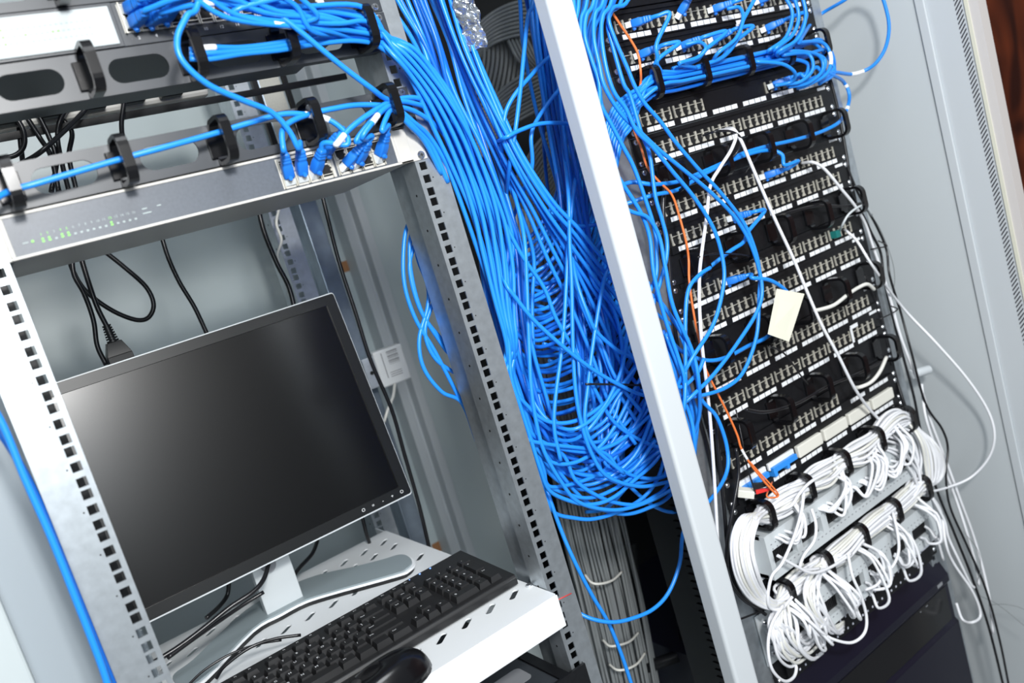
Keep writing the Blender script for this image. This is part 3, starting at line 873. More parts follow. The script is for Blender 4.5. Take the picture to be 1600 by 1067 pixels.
# ---- grey bundles deep in the gap -----------------------------------------
GL = 'dark grey network cable in the thick bundles deep behind the blue cables'
GG = 'grey cables at the back of the gap'
for i in range(9):                                               # arcs under the top edge
    o = i * 6.2
    cord([(728 + o * .3, 70 + o * .6, .50), (752 + o * .2, 35 + o * .8, .47), (785, 12 + o, .45), (822, 2 + o * 1.05, .45), (870, 6 + o * 1.1, .47)], GL, .0034, 'grey_cable', GG, name='grey_cable')
for i in range(11):
    o = i * 7.2
    cord([(752 + o * .9, 40, .52), (757 + o * .95, 80, .47), (752 + o, 118, .46), (738 + o * 1.1, 160, .47), (716 + o * 1.2, 205, .50)], GL, .0034, 'grey_cable', GG, name='grey_cable')
for i in range(6):
    cord([(786 + i * 6, 42, .50), (798 + i * 6, 72, .44), (815 + i * 6, 100, .43), (850 + i * 6, 128, .46)], GL, .0034, 'grey_cable', GG, name='grey_cable')
for i in range(11):
    o = i * 6.6
    cord([(735 + o * .1, 192 + o, .43), (775, 150 + o, .40), (810, 122 + o, .40), (868, 92 + o, .43)], GL, .0034, 'grey_cable', GG, name='grey_cable')
for i in range(16):                                              # lower arcs turning down into the trunk
    o = i * 8.5
    cord([(915, 175 + o * .6, .50), (870, 196 + o * .9, .44), (832 + o * .1, 235 + o, .41), (800 + o * .25, 300 + o, .42), (792 + o * .5, 380 + o * .6, .45), (800 + o, 470, .48),
          (818 + o * 1.0, 600, .50), (842 + o * 1.0, 720, .52)], GL, .0034, 'grey_cable', GG, name='grey_cable')
fam([(800, 330, .27), (812, 480, .27), (838, 620, .27), (862, 740, .27), (882, 850, .27), (905, 940, .27), (940, 1085, .27)],
    [(885, 330, .31), (905, 480, .31), (930, 620, .31), (958, 740, .30), (985, 850, .29), (1005, 940, .285), (1032, 1085, .27)], 44, GL, GG, 3, 3, .012, r=.0026, m='grey_cable', name='grey_cable')
for i, (a, b, c) in enumerate((((914, 898), (938, 912), (972, 893)), ((942, 1000), (966, 1008), (998, 988)), ((952, 1038), (980, 1045), (1008, 1020)))):
    g = G(); g.tube([at(*a, .262), at((a[0] + b[0]) / 2 - 2, (a[1] + b[1]) / 2 + 5, .240), at(*b, .232), at((b[0] + c[0]) / 2 + 2, (b[1] + c[1]) / 2 + 4, .240), at(*c, .262)], .0022, 6)
    tag(finish(g, 'cable_tie', 'cream_cable'), ('upper', 'middle', 'lowest')[i] + ' pale tie around the grey cable trunk at the bottom of the gap', 'cable tie')
# dark struts and trunking seen at the bottom of the gap
for i, (a, b) in enumerate((((985, 850, .34), (1010, 1080, .34)), ((1040, 800, .25), (1085, 1080, .24)), ((960, 1060, .33), (1100, 1010, .20)))):
    g = G(); p, q = at(*a), at(*b); g.tube([p, q], .012, 4, smooth=False)
    tag(finish(g, 'steel_strut', 'black_metal'), ('dark strut standing right of the grey cable trunk', 'dark strut just left of the white post foot', 'dark slanted strut low in the gap')[i], 'strut')

# ---- antistatic bag ---------------------------------------------------------
g = G(); N_ = 34
c0, c1, c2, c3 = at(702, -12, -.004), at(738, -12, -.004), at(762, 72, -.010), at(730, 82, .012)
grid = []
for j in range(N_ + 1):
    row = []
    for i in range(13):
        u_, v_ = i / 12, j / N_
        p = (c0 * (1 - u_) + c1 * u_) * (1 - v_) + (c3 * (1 - u_) + c2 * u_) * v_
        row.append(g.bm.verts.new(p + V(0, -1, 0) * (.003 * math.sin(u_ * 9 + v_ * 14) + .003 * math.sin(v_ * 23 - u_ * 5) * math.cos(u_ * 11) + rnd.uniform(-.0007, .0007))))
    grid.append(row)
for j in range(N_):
    for i in range(12): g.bm.faces.new([grid[j][i], grid[j][i + 1], grid[j + 1][i + 1], grid[j + 1][i]])
o = finish(g, 'foil_bag', 'bag'); sm = o.modifiers.new('thick', 'SOLIDIFY'); sm.thickness = .0012
tag(o, 'crumpled silver foil bag hanging at the top behind the blue cables', 'bag')

# ---- blue tangle in the gap -------------------------------------------------
BL = 'blue network cable in the tangle between the galvanised rail and white post'
BG = 'blue cables hanging in the gap between the racks'
BM = ('blue', 'blue', 'blue_shaded')
# upper left bundle: plugs -> ring -> over the rail -> down -> bottom loops
loops = [
 [(803, 585), (822, 632), (850, 656), (882, 661), (915, 651), (950, 626), (975, 600), (998, 565), (1040, 520)],
 [(806, 600), (818, 627), (842, 658), (868, 675), (892, 679), (923, 672), (947, 655), (962, 627), (985, 590), (1010, 540)],
 [(812, 620), (831, 677), (860, 696), (900, 705), (931, 704), (970, 688), (1015, 650), (1050, 620)],
 [(820, 650), (840, 705), (865, 722), (892, 736), (923, 743), (962, 736), (1001, 705), (1020, 668), (1040, 610)],
 [(832, 690), (856, 758), (887, 772), (918, 778), (950, 769), (989, 744), (1031, 700), (1060, 640)],
 [(836, 710), (859, 767), (895, 784), (926, 788), (957, 778), (989, 752), (1030, 712), (1050, 650)],
 [(842, 740), (868, 802), (895, 809), (926, 811), (965, 800), (1004, 778), (1028, 747), (1042, 700), (1060, 640)],
 [(846, 650), (877, 708), (899, 750), (934, 775), (965, 786), (996, 788), (1020, 777), (1043, 758), (1075, 700)],
 [(835, 640), (852, 700), (879, 744), (915, 783), (950, 799), (981, 803), (1012, 794), (1046, 775), (1080, 720)],
 [(900, 620), (924, 709), (942, 741), (973, 756), (1004, 753), (1040, 739), (1070, 700)],
 [(905, 640), (937, 705), (965, 730), (996, 745), (1036, 745), (1070, 715)],
 [(925, 640), (948, 703), (973, 747), (1004, 778), (1028, 794), (1054, 800), (1085, 790)],
 [(815, 640), (832, 690), (862, 722), (900, 722), (935, 700), (962, 664), (985, 620), (1010, 575)],
 [(825, 660), (850, 715), (885, 735), (915, 733), (946, 705), (968, 670), (995, 610), (1015, 560)],
]
A_ = [(584, 62), (612, 86), (640, 122), (660, 158), (680, 205), (704, 262), (730, 330), (750, 395), (772, 470), (790, 535)]
B_ = [(588, 28), (640, 72), (690, 128), (722, 180), (745, 228), (768, 290), (786, 350), (797, 420), (801, 490), (806, 540)]
YB = [-.030, -.022, -.016, -.012, -.006, .000, .006, .012, .016, .020]
for i in range(14):
    t = i / 13; kx = (i * 5) % 13
    sp = V(-.0440 + (i // 2) * .0152, -.006, .2197 if i % 2 else .2342)
    path = [sp]
    path += [V(sp.x + .055, -.070 - .004 * (i % 3), .222 - .004 * (i % 4)), V(.105 + .01 * (i % 2), -.050 + .006 * (i % 4), .205 - .003 * (i % 5))]
    if i >= 6: path = [at(290 + (kx * 21) % 210, -14, -.075), at(360 + (kx * 17) % 150, 8 + (i * 5) % 22, -.066), at(480 + (i % 4) * 12, 22 + (i * 7) % 34, -.052)]
    tt = [t] * 10
    for q in range(10):
        if q == 0: path.append(V(.1975, -.040 + .034 * ((i * 3 % 7) / 7), .166 + .030 * (1 - t)))
        else:
            a, b = A_[q], B_[q]; w_ = t + .10 * math.sin(i * 2.1 + q * .8)
            path.append(at(a[0] + (b[0] - a[0]) * w_, a[1] + (b[1] - a[1]) * w_, YB[q] - .006 * (i % 3)))
    lp_ = loops[i]
    y_ = 590
    while y_ < lp_[1][1] - 18:
        path.append(at(690 + .319 * (y_ - 267) - 5 + (i * 5 % 7) * 2.6, y_, .010 + .009 * (i * 3 % 5))); y_ += 48
    path += [at(x, y, (.010 + .009 * (i * 3 % 5)) * max(0, 1 - q / 7) + .004) for q, (x, y) in enumerate(lp_[1:])]
    cord(path, BL, group=BG, plug=(FW + V(.25, 0, .10 * (i % 3 - 1))) if i < 6 else None, m='blue', sleeves=((.07, .014),) if i in (3, 8) else ())
# more plugs crowding the left ports, their cables leaving over the top edge
for i in range(3):
    sp = V(-.0440 + (3 + 2 * i) * .0152, -.006, .2342)
    cord([sp, V(sp.x + .03, -.075, sp.z + .012), V(sp.x + .09, -.085, .248 + .004 * i), V(sp.x + .17, -.07, .290 + .004 * i)], 'blue patch cable bending upward from the left ports of the upper switch', group='blue cables over the top edge', plug=FW + V(.2, 0, .1))
# second layer from the top edge
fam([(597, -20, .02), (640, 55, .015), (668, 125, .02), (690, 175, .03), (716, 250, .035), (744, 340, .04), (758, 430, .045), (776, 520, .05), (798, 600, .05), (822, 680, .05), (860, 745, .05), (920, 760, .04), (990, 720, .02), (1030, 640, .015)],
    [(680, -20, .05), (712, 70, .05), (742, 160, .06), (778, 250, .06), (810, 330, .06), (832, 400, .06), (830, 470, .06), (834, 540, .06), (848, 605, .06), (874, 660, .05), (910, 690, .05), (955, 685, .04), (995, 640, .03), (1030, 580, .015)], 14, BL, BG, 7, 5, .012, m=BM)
fam([(676, -20, .03), (708, 70, .03), (748, 165, .03), (790, 255, .03), (826, 330, .035), (856, 405, .04), (890, 480, .045), (920, 560, .04), (948, 640, .03), (985, 700, .01)],
    [(712, -20, -.004), (738, 75, -.004), (776, 165, .0), (815, 243, .0), (868, 317, .0), (912, 358, .0), (948, 398, .0), (990, 440, .0), (1020, 470, .0), (1060, 500, .0)], 9, BL, BG, 5, 3, .008, m='blue')
# strands falling beside the post
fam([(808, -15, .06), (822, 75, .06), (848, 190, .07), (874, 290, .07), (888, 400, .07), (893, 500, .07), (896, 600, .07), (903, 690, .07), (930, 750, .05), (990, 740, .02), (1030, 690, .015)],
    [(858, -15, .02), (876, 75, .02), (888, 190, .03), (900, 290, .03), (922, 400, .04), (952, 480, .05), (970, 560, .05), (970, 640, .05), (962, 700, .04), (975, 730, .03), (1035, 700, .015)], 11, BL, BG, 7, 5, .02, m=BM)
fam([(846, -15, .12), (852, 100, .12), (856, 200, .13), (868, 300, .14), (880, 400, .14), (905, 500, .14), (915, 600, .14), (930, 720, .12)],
    [(880, -15, .05), (888, 100, .05), (900, 200, .06), (912, 300, .07), (930, 400, .08), (975, 500, .08), (995, 600, .08), (985, 720, .06)], 6, BL, BG, 14, 6, .03, m='blue_shaded')
# tight stack of U loops behind
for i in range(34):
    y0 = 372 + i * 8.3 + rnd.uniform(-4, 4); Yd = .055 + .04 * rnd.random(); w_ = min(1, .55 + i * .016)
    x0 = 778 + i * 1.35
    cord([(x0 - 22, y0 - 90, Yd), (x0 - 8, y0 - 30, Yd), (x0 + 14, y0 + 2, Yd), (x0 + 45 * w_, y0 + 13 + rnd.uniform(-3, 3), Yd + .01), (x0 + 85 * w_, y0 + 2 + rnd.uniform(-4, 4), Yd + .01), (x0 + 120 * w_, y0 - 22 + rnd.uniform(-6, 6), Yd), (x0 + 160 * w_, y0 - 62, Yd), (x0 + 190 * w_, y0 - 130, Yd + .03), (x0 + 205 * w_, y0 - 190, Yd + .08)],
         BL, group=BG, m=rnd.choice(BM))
for i in range(12):
    y0 = 400 + i * 13; x0 = 868 + i * 4.5; Yd = .07 + .05 * rnd.random()
    cord([(x0 - 60, y0 + 20, Yd), (x0 - 20, y0 + 30, Yd), (x0 + 25, y0 + 8, Yd), (x0 + 60, y0 - 28, Yd), (x0 + 90, y0 - 75, Yd)], BL, group=BG, m=rnd.choice(BM))
# individually traced strands
for pts in (
 [(885, 70, .0), (850, 96, .0), (828, 120, .0), (808, 143, .0), (792, 170, .005), (786, 200, .01), (784, 240, .03), (788, 295, .09)],
 [(770, 224, .09), (786, 217, .0), (814, 203, -.005), (846, 193, -.005), (888, 193, -.005), (920, 200, -.005)],
 [(834, -10, .0), (825, 25, -.004), (819, 80, -.004), (812, 150, -.004), (805, 205, 0), (796, 262, .02), (790, 320, .09)],
 [(900, 118, .02), (872, 142, .02), (841, 184, .02), (830, 213, .02), (831, 262, .03), (812, 310, .06), (800, 345, .10)],
 [(742, 300, .07), (758, 350, .06), (774, 400, .03), (790, 443, .0), (804, 463, -.004), (835, 501, -.006), (885, 546, -.008), (932, 581, -.008), (979, 607, -.008), (1004, 617, -.008), (1030, 620, -.01), (1062, 624, -.014)],
 [(868, 170, .07), (880, 235, .04), (888, 300, .0), (890, 380, .0), (893, 440, .0), (895, 534, .0), (899, 607, .0), (908, 660, .0), (925, 710, .0), (950, 745, .0), (1000, 760, .0), (1048, 752, .0)],
 [(905, 230, .07), (902, 265, .03), (896, 300, .01), (888, 380, .01), (885, 440, .01), (879, 534, .01), (868, 620, .01), (866, 670, .01), (876, 720, .01)],
 [(778, 225, .05), (798, 285, .05), (812, 335, .03), (820, 380, .01), (823, 440, .01), (827, 550, .01), (830, 607, .01), (838, 660, .01), (850, 705, .01), (875, 750, .01), (905, 785, .01), (960, 797, .01), (1010, 785, .01), (1055, 762, .0)],
 [(886, 330, .05), (893, 390, .03), (901, 440, .01), (917, 487, .0), (932, 518, .0), (963, 546, .0), (987, 559, .0), (1020, 575, .0)],
 [(964, 392, .0), (948, 425, .0), (940, 455, .0), (926, 542, .0), (918, 607, .0), (914, 660, .0), (930, 700, .0), (975, 740, .0)],
 [(898, 320, .05), (911, 380, .03), (927, 440, .02), (956, 479, .02), (971, 534, .02), (971, 597, .02), (960, 650, .02), (930, 680, .03), (895, 698, .06), (865, 685, .08)],
 [(975, 400, .0), (985, 470, .0), (975, 560, .0), (962, 600, .0), (940, 640, .0), (905, 668, .0), (875, 668, .02), (845, 645, .04), (822, 600, .06)],
 [(1012, 552, .0), (975, 598, .0), (950, 630, .0), (922, 668, .0), (893, 688, .02), (860, 680, .05), (835, 640, .07)],
 [(826, 680, .06), (844, 725, .04), (856, 759, .03), (895, 756, .03), (934, 741, .03), (957, 720, .03), (985, 670, .03), (1000, 610, .03)],
 [(1012, 670, .02), (1000, 715, .02), (989, 745, .02), (971, 770, .03), (945, 795, .06), (915, 800, .09)],
 [(760, 300, .01), (790, 352, .01), (816, 400, .01), (850, 450, .01), (870, 500, .01), (905, 560, .01), (930, 610, .01), (960, 660, .01), (1005, 690, .01), (1042, 702, .0)],
 [(825, 300, .07), (850, 330, .03), (880, 345, .02), (905, 353, .02), (935, 350, .01), (958, 340, .0)],
): cord(pts, BL, group=BG, m='blue')
cord([(842, 720, .06), (856, 770, .04), (878, 832, .03), (900, 882, .02), (925, 930, .02), (950, 972, .02), (970, 1020, .02), (992, 1085, .02)], 'blue cable running straight down across the grey trunk to the bottom edge')
cord([(1090, 790, .0), (1068, 830, .0), (1062, 880, .0), (1045, 925, .0), (1020, 952, .0), (985, 967, .0), (955, 972, .0), (922, 966, .01), (890, 950, .03)], 'blue cable swinging in a wide U across the grey trunk beside the post foot')
g = G(); a, b = at(915, 600, -.004), at(1005, 602, -.006); g.tube([a, (a + b) / 2 + V(0, 0, .0004), b], .0016, 6); g.box(b.x - .004, b.x + .004, b.y - .004, b.y + .004, b.z - .004, b.z + .004)
tag(finish(g, 'cable_tie', 'black_plastic'), 'straight black cable tie sticking out across the blue tangle', 'cable tie')
# loops on the far side of the rail, seen through the left bay
LBL = 'blue cable looping behind the galvanised rail, seen through the left rack'
for pts in ([(660, 330), (637, 352), (630, 400), (633, 450), (650, 500), (680, 550), (722, 630), (760, 700)],
            [(655, 330), (641, 375), (643, 430), (660, 490), (690, 530), (730, 570)],
            [(648, 340), (652, 400), (668, 445), (668, 480), (655, 530), (662, 575), (690, 612), (722, 630), (745, 690)],
            [(690, 450), (674, 480), (664, 520), (680, 560), (715, 585), (760, 610)],
            [(648, 380), (640, 420), (655, 480), (685, 530), (705, 555), (740, 575)]):
    cord([(x, y, .10) for x, y in pts], LBL, group='blue loops behind the rail')
cord([(-40, 600, -.02), (0, 655, -.02), (40, 750, -.02), (80, 840, -.02), (120, 940, -.02), (155, 1030, -.02), (175, 1090, -.02)], 'front one of two blue cables running down left of the left rail', r=.0034)
cord([(-30, 640, .01), (10, 690, .01), (55, 770, .01), (100, 870, .01), (140, 965, .01), (190, 1090, .01)], 'rear one of two blue cables running down left of the left rail', r=.0034, m='blue_shaded')

# ---- left bay patch cables --------------------------------------------------
def swp(k, row): return V(.0620 + (k % 4) * .0152 + (.0675 if k > 3 else 0), -.0055, .0359 + .0165 * row)
DN = V(.05, -.8, -.35)
cord([V(-.235, -.055, .068), (12, 300, -.03), (60, 286, -.03), (180, 251, -.03), (250, 232, -.032), (330, 210, -.03), (400, 189, -.03), (445, 178, -.03), (485, 180, -.03), (515, 188, -.035), (538, 206, -.045), (542, 226, -.05), swp(2, 0)],
     'long blue cable threaded through the rings of the lower left manager', sleeves=((.60, .026),), plug_end=V(.2, -.7, .6), r=.0031)
cord([(312, -10, -.07), (292, 25, -.08), (277, 60, -.08), (285, 95, -.08), (325, 132, -.075), (380, 157, -.065), (425, 176, -.055), (452, 205, -.050), (466, 232, -.045), swp(1, 0)], 'blue cable looping down from the top edge to the lower switch', plug_end=V(0, -.6, .8), r=.0031)
cord([(400, -12, -.06), (430, 18, -.06), (470, 50, -.06), (530, 100, -.055), (580, 138, -.05), (605, 155, -.035), (640, 160, -.025), (672, 172, -.01), (700, 205, 0), (722, 260, .01), (745, 330, .02)], 'blue cable crossing diagonally from the top edge into the lower right ring', r=.0031)
cord([swp(0, 0), (443, 235, -.05), (441, 205, -.045), (455, 190, -.04), (485, 178, -.03), (520, 170, -.03), (560, 164, -.03), (612, 166, -.03), (650, 175, -.02), (690, 205, -.005), (712, 250, .005), (735, 320, .02)], 'leftmost plugged blue cable of the lower switch, running along the manager', plug=V(-.1, -.6, .8), r=.0031)
cord([swp(3, 1), (525, 226, -.05), (548, 200, -.05), (580, 176, -.045), (612, 158, -.03), (650, 153, -.02), (685, 170, -.01), (715, 215, .0), (740, 280, .01)], 'blue cable with white sleeve rising from the middle ports of the lower switch', plug=V(.5, -.7, .5), sleeves=((.22, .014),), r=.0031)
cord([swp(4, 0), (566, 214, -.05), (583, 190, -.05), (598, 172, -.04), (615, 166, -.03), (645, 190, -.022), (672, 215, -.01), (700, 262, .0), (722, 320, .01)], 'second blue cable with white sleeve curving up to the right ring', plug=V(.6, -.7, .5), sleeves=((.33, .014),), r=.0031)
cord([swp(5, 0), (556, 222, -.045), (575, 195, -.045), (596, 175, -.035), (613, 170, -.03), (648, 200, -.02), (676, 232, -.008), (700, 285, .0)], 'blue cable plugged just left of the empty jacks of the lower switch', plug=V(.3, -.7, .5), r=.0031)
cord([swp(7, 0), (597, 205, -.045), (603, 185, -.04), (614, 172, -.03), (640, 196, -.022), (664, 222, -.012), (690, 272, .0)], 'rightmost plugged blue cable of the lower switch under the right ring', plug=V(.25, -.6, .7), r=.0031)
for i in range(3):                                               # loose ones lying in the upper manager
    cord([(296, 78 + i * 7, -.03), (330, 74 + i * 9, -.032), (380, 74 + i * 5, -.03), (440, 66 + i * 6, -.03), (500, 52 + i * 8, -.03), (560, 48 + i * 8, -.03), (600, 62 + i * 8, -.025), (650, 112 + i * 8, -.015), (690, 180 + i * 8, -.005), (722, 262, .005), (740, 330, .01)],
         'blue cable lying in the upper left manager behind the front bundle', group='blue cables in the upper left manager', sleeves=((.03, .02),) if i == 0 else ())

# ---- right bay, left edge: strands in front of the panels ---------------------
RL = 'blue cable falling in loops over the left edge of the black patch panels'
RG = 'blue loops between the white post and the patch panels'
RP = [
 [(918, -12), (908, 30), (910, 62), (925, 105), (936, 135), (940, 165), (954, 192), (974, 230), (991, 263), (1012, 322), (1023, 360), (1026, 397), (1025, 432), (1012, 465), (1002, 520), (1010, 600)],
 [(930, -12), (916, 25), (914, 58), (925, 95), (936, 130), (937, 170), (940, 220), (952, 280), (950, 330)],
 [(945, -12), (930, 22), (928, 60), (936, 100), (945, 136), (970, 177), (1001, 207), (1032, 236), (1070, 267), (1112, 302), (1150, 342), (1175, 387), (1190, 442), (1185, 482), (1155, 532), (1115, 585), (1080, 620), (1050, 650), (1048, 690)],
 [(958, -12), (942, 25), (940, 60), (948, 110), (960, 145), (978, 170), (995, 205), (1020, 230), (1050, 267), (1087, 312), (1117, 362), (1131, 417), (1128, 460), (1113, 510), (1080, 562), (1055, 612), (1045, 660)],
 [(974, -12), (955, 19), (950, 42), (958, 75), (974, 130), (985, 150), (1001, 205), (1015, 242), (1024, 307), (1035, 345), (1042, 375), (1041, 405), (1032, 440), (1020, 480), (1016, 540), (1030, 610), (1055, 660)],
 [(986, -12), (958, 12), (951, 30), (961, 62), (980, 106), (992, 135), (1007, 161), (1032, 190), (1057, 224), (1092, 265), (1125, 300), (1160, 345), (1178, 385), (1187, 425), (1186, 465), (1182, 525), (1162, 580), (1135, 605), (1095, 618), (1050, 622), (1020, 625)],
 [(904, -12), (899, 40), (905, 90), (918, 140), (930, 190), (940, 230), (965, 275), (1000, 330), (1015, 370), (1022, 430), (1040, 500), (1060, 560), (1070, 600), (1066, 680), (1070, 730)],
 [(895, -12), (897, 50), (905, 130), (925, 200), (933, 260), (955, 310), (985, 330), (1012, 340), (1030, 370), (1040, 420), (1052, 480), (1082, 550), (1092, 600), (1092, 650), (1080, 690)],
 [(1000, 450), (1030, 470), (1052, 500), (1072, 535), (1088, 580), (1095, 622), (1120, 652), (1136, 700), (1134, 742), (1105, 786), (1075, 800)],
 [(940, 130), (951, 175), (975, 215), (1010, 250), (1050, 300), (1085, 360), (1100, 430), (1086, 470)] ,
 [(1110, 418), (1092, 430), (1076, 452), (1071, 495), (1071, 580), (1068, 640), (1052, 700), (1040, 740)],
 [(1012, 440), (1020, 500), (1045, 560), (1060, 620), (1078, 680), (1075, 730)],
 [(1022, 500), (1038, 560), (1050, 600), (1075, 640), (1085, 690), (1080, 740), (1060, 760)],
 [(1008, 470), (1024, 530), (1042, 580), (1062, 605), (1088, 585), (1100, 560)],
]
for i, pts in enumerate(RP):
    if i == 9: continue
    N_ = len(pts)
    cord([(x, y, -.045 - .007 * (i % 4) + .075 * max(0, (q - N_ + 3) / 3) * (1 if pts[-1][0] < 1085 else 0)) for q, (x, y) in enumerate(pts)], RL, group=RG, m='blue')
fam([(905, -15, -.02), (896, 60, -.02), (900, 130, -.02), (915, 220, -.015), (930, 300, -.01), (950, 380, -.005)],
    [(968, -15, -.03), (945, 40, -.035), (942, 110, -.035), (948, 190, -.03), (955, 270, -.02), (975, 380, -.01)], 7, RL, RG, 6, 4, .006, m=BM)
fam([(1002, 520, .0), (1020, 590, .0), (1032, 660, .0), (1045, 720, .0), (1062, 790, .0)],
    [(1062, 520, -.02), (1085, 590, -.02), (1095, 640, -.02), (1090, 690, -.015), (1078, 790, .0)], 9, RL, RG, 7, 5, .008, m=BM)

# ---- bundle in the first ring manager of the right bay ----------------------
z2 = zb(2) + .020
B2L = 'blue patch cable in the thick bundle at the top of the right rack'
B2G = 'bundled blue cables in the right rack'
ends = []
tops = [[(1210, 78, -.055), (1238, 55, -.065), (1248, 25, -.07), (1238, -12, -.07)], [(1215, 82, -.06), (1247, 60, -.075), (1259, 25, -.08), (1252, -12, -.08)], [(1200, 80, -.05), (1228, 58, -.06), (1238, 20, -.065), (1222, -12, -.06)],
        [(1225, 86, -.05), (1262, 84, -.055), (1270, 108, -.06), (1250, 128, -.05), (1222, 132, -.035)], [(1235, 80, -.05), (1278, 86, -.055), (1285, 110, -.055), (1262, 130, -.05), (1232, 136, -.035)],
        [(1240, 68, -.05), (1283, 66, -.05), (1298, 88, -.055), (1292, 115, -.055), (1262, 133, -.045), (1245, 138, -.035)], [(1180, 96, -.045), (1222, 100, -.06), (1242, 114, -.06), (1236, 128, -.045), (1210, 134, -.03)],
        [(1120, 85, -.05), (1150, 60, -.06), (1161, 30, -.06), (1155, 12, -.045), (1136, 14, -.03)], [(1060, 100, -.05), (1090, 90, -.055), (1103, 75, -.06), (1092, 66, -.045), (1070, 70, -.03)]]
for i, e in enumerate(tops):
    a = i * 2.4; rr_ = .013 * math.sqrt((i + .5) / 9)
    st = [(948 + i * 2, 300 + i * 3, .012), (945 + i * 2, 245 + i * 4, -.005), (948 + i * 3, 196 + i * 3, -.015), (966 + i * 3, 160 + i * 4, -.022)]
    mid = [V(x, -.024 + rr_ * math.cos(a + x * 3), z2 + rr_ * math.sin(a + x * 3)) for x in ([.61, .66, .71, .76, .81, .86, .905] if i < 7 else ([.61, .66, .70] if i == 8 else [.61, .66, .71, .75]))]
    cord([wp(p) for p in st] + mid + [wp(p) for p in e], B2L, group=B2G, m='blue', sleeves=(((.80, .02),) if i == 5 else ((.72, .018),) if i == 1 else ()))
for i in range(4):
    a = 1 + i * 1.7
    st = [(955 + i * 4, 315, .012), (950 + i * 4, 262 + i * 4, -.005), (956 + i * 4, 215 + i * 3, -.015), (978 + i * 3, 176 + i * 3, -.02)]
    cord([wp(p) for p in st] + [V(x, -.030 + .012 * math.cos(a + x), z2 - .004 + .012 * math.sin(a + x)) for x in (.61, .66, .71, .76, .81, .86, .91, .96, 1.005)] + [(1300, 84 + i * 5, -.03), (1302, 108 + i * 3, -.03), (1280, 125 + i * 2, -.03)], B2L, group=B2G, m=BM[i % 3])
def pp(u, i, dz=0): return V(XR + port_x(i), -.006, zb(u) + .0214 + dz)
TP = 'blue patch cable '
cord([pp(0, 1), V(XR + port_x(3), -.055, zb(0) + .016), (1026, 68, -.05), (1027, 92, -.045), (1018, 112, -.03), V(.625, -.02, z2)], TP + 'from the second jack of the topmost port row curving down', plug=V(.45, -.8, -.05), r=.0031)
cord([pp(0, 7), V(XR + port_x(8) + .01, -.052, zb(0) + .055), (1077, -14, -.05)], TP + 'standing upright in the middle of the topmost port row', plug=V(.30, -.55, .55), r=.0031)
cord([pp(0, 11), V(XR + port_x(13) + .012, -.052, zb(0) + .022), (1161, 32, -.05), (1152, 62, -.05), (1128, 90, -.045), (1085, 106, -.03), V(.66, -.024, z2)], TP + 'right of the upright plug in the topmost port row', plug=V(.55, -.8, 0), r=.0031)
cord([pp(0, 17), V(XR + port_x(20), -.05, zb(0) + .04), (1235, -6, -.055), (1252, -14, -.06)], TP + 'at the right of the topmost port row, bending up', plug=V(.5, -.8, .1), r=.0031)
cord([pp(1, 1), V(XR + port_x(3) + .008, -.052, zb(1) + .020), (1028, 93, -.045), (1032, 110, -.035), V(.65, -.02, z2 + .004)], TP + 'at the left of the second port row, under the orange lead', plug=V(.5, -.8, .05), r=.0031)
cord([pp(1, 6), V(XR + port_x(8) + .012, -.055, zb(1) + .022), (1102, 78, -.055), (1088, 94, -.045), (1050, 108, -.03)], TP + 'third of the way along the second port row, turning back', plug=V(.5, -.8, .05), r=.0031)
cord([pp(1, 10), V(XR + port_x(12) + .008, -.05, zb(1) + .022), (1142, 70, -.05), (1128, 90, -.04), (1100, 104, -.03)], TP + 'beside the crossing cable in the middle of the second port row', plug=V(.5, -.8, .1), r=.0031)
cord([pp(1, 17), V(XR + port_x(20), -.05, zb(1) + .026), (1245, 60, -.055), (1228, 80, -.045), (1195, 90, -.03)], TP + 'at the right of the second port row', plug=V(.5, -.8, .1), r=.0031)
cord([pp(3, 16), V(XR + port_x(18) + .004, -.040, zb(3) + .026), (1258, 120, -.045), (1262, 100, -.045), (1235, 92, -.04), V(.86, -.025, z2)], TP + 'in the panel below the bundle, first of its two plugs', plug=V(.6, -.75, .1), r=.0031)
cord([pp(3, 18), V(XR + port_x(20) + .006, -.042, zb(3) + .030), (1285, 112, -.05), (1288, 92, -.05), (1262, 82, -.045), V(.93, -.025, z2)], TP + 'in the panel below the bundle, second of its two plugs', plug=V(.6, -.75, .1), r=.0031)
# big loops over the grey side panel
cord([(1248, 66, -.06), ('x', 1275, 28, 1.085), ('x', 1320, 0, 1.10), ('x', 1350, -22, 1.12), ('x', 1374, -12, 1.13), ('x', 1386, 20, 1.135), ('x', 1389, 48, 1.135), ('x', 1383, 76, 1.13), ('x', 1369, 98, 1.12), ('x', 1352, 110, 1.11), ('x', 1330, 116, 1.09), (1302, 113, -.03), (1275, 120, -.03), (1250, 132, -.025)],
     'blue cable making a big loop in front of the grey side panel', sleeves=((.70, .022),), r=.0031)
cord([(1280, 108, -.03), (1302, 118, -.03), ('x', 1318, 128, 1.08), ('x', 1327, 148, 1.085), ('x', 1323, 172, 1.08), (1312, 190, -.03), (1290, 203, -.03), (1262, 213, -.03), (1232, 221, -.03), (1200, 228, -.028), (1160, 240, -.026), (1135, 252, -.025), (1090, 272, -.025), (1058, 284, -.03), (1020, 288, -.035), (985, 285, -.02), (950, 300, .01)],
     'blue cable coming round the rack edge and along the second ring manager', sleeves=((.145, .006), (.235, .008)), r=.0031)
cord([pp(6, 12), V(XR + port_x(14) + .006, -.050, zb(6) + .030), (1226, 258, -.05), (1222, 242, -.045), (1205, 235, -.035), (1180, 238, -.03), (1145, 250, -.028), (1100, 272, -.03), (1060, 296, -.03), (1020, 305, -.03), (980, 318, -.01), (940, 330, .01)],
     'blue cable plugged in below the second ring manager, white strap crossing it', plug=V(.6, -.8, .05), r=.0031)
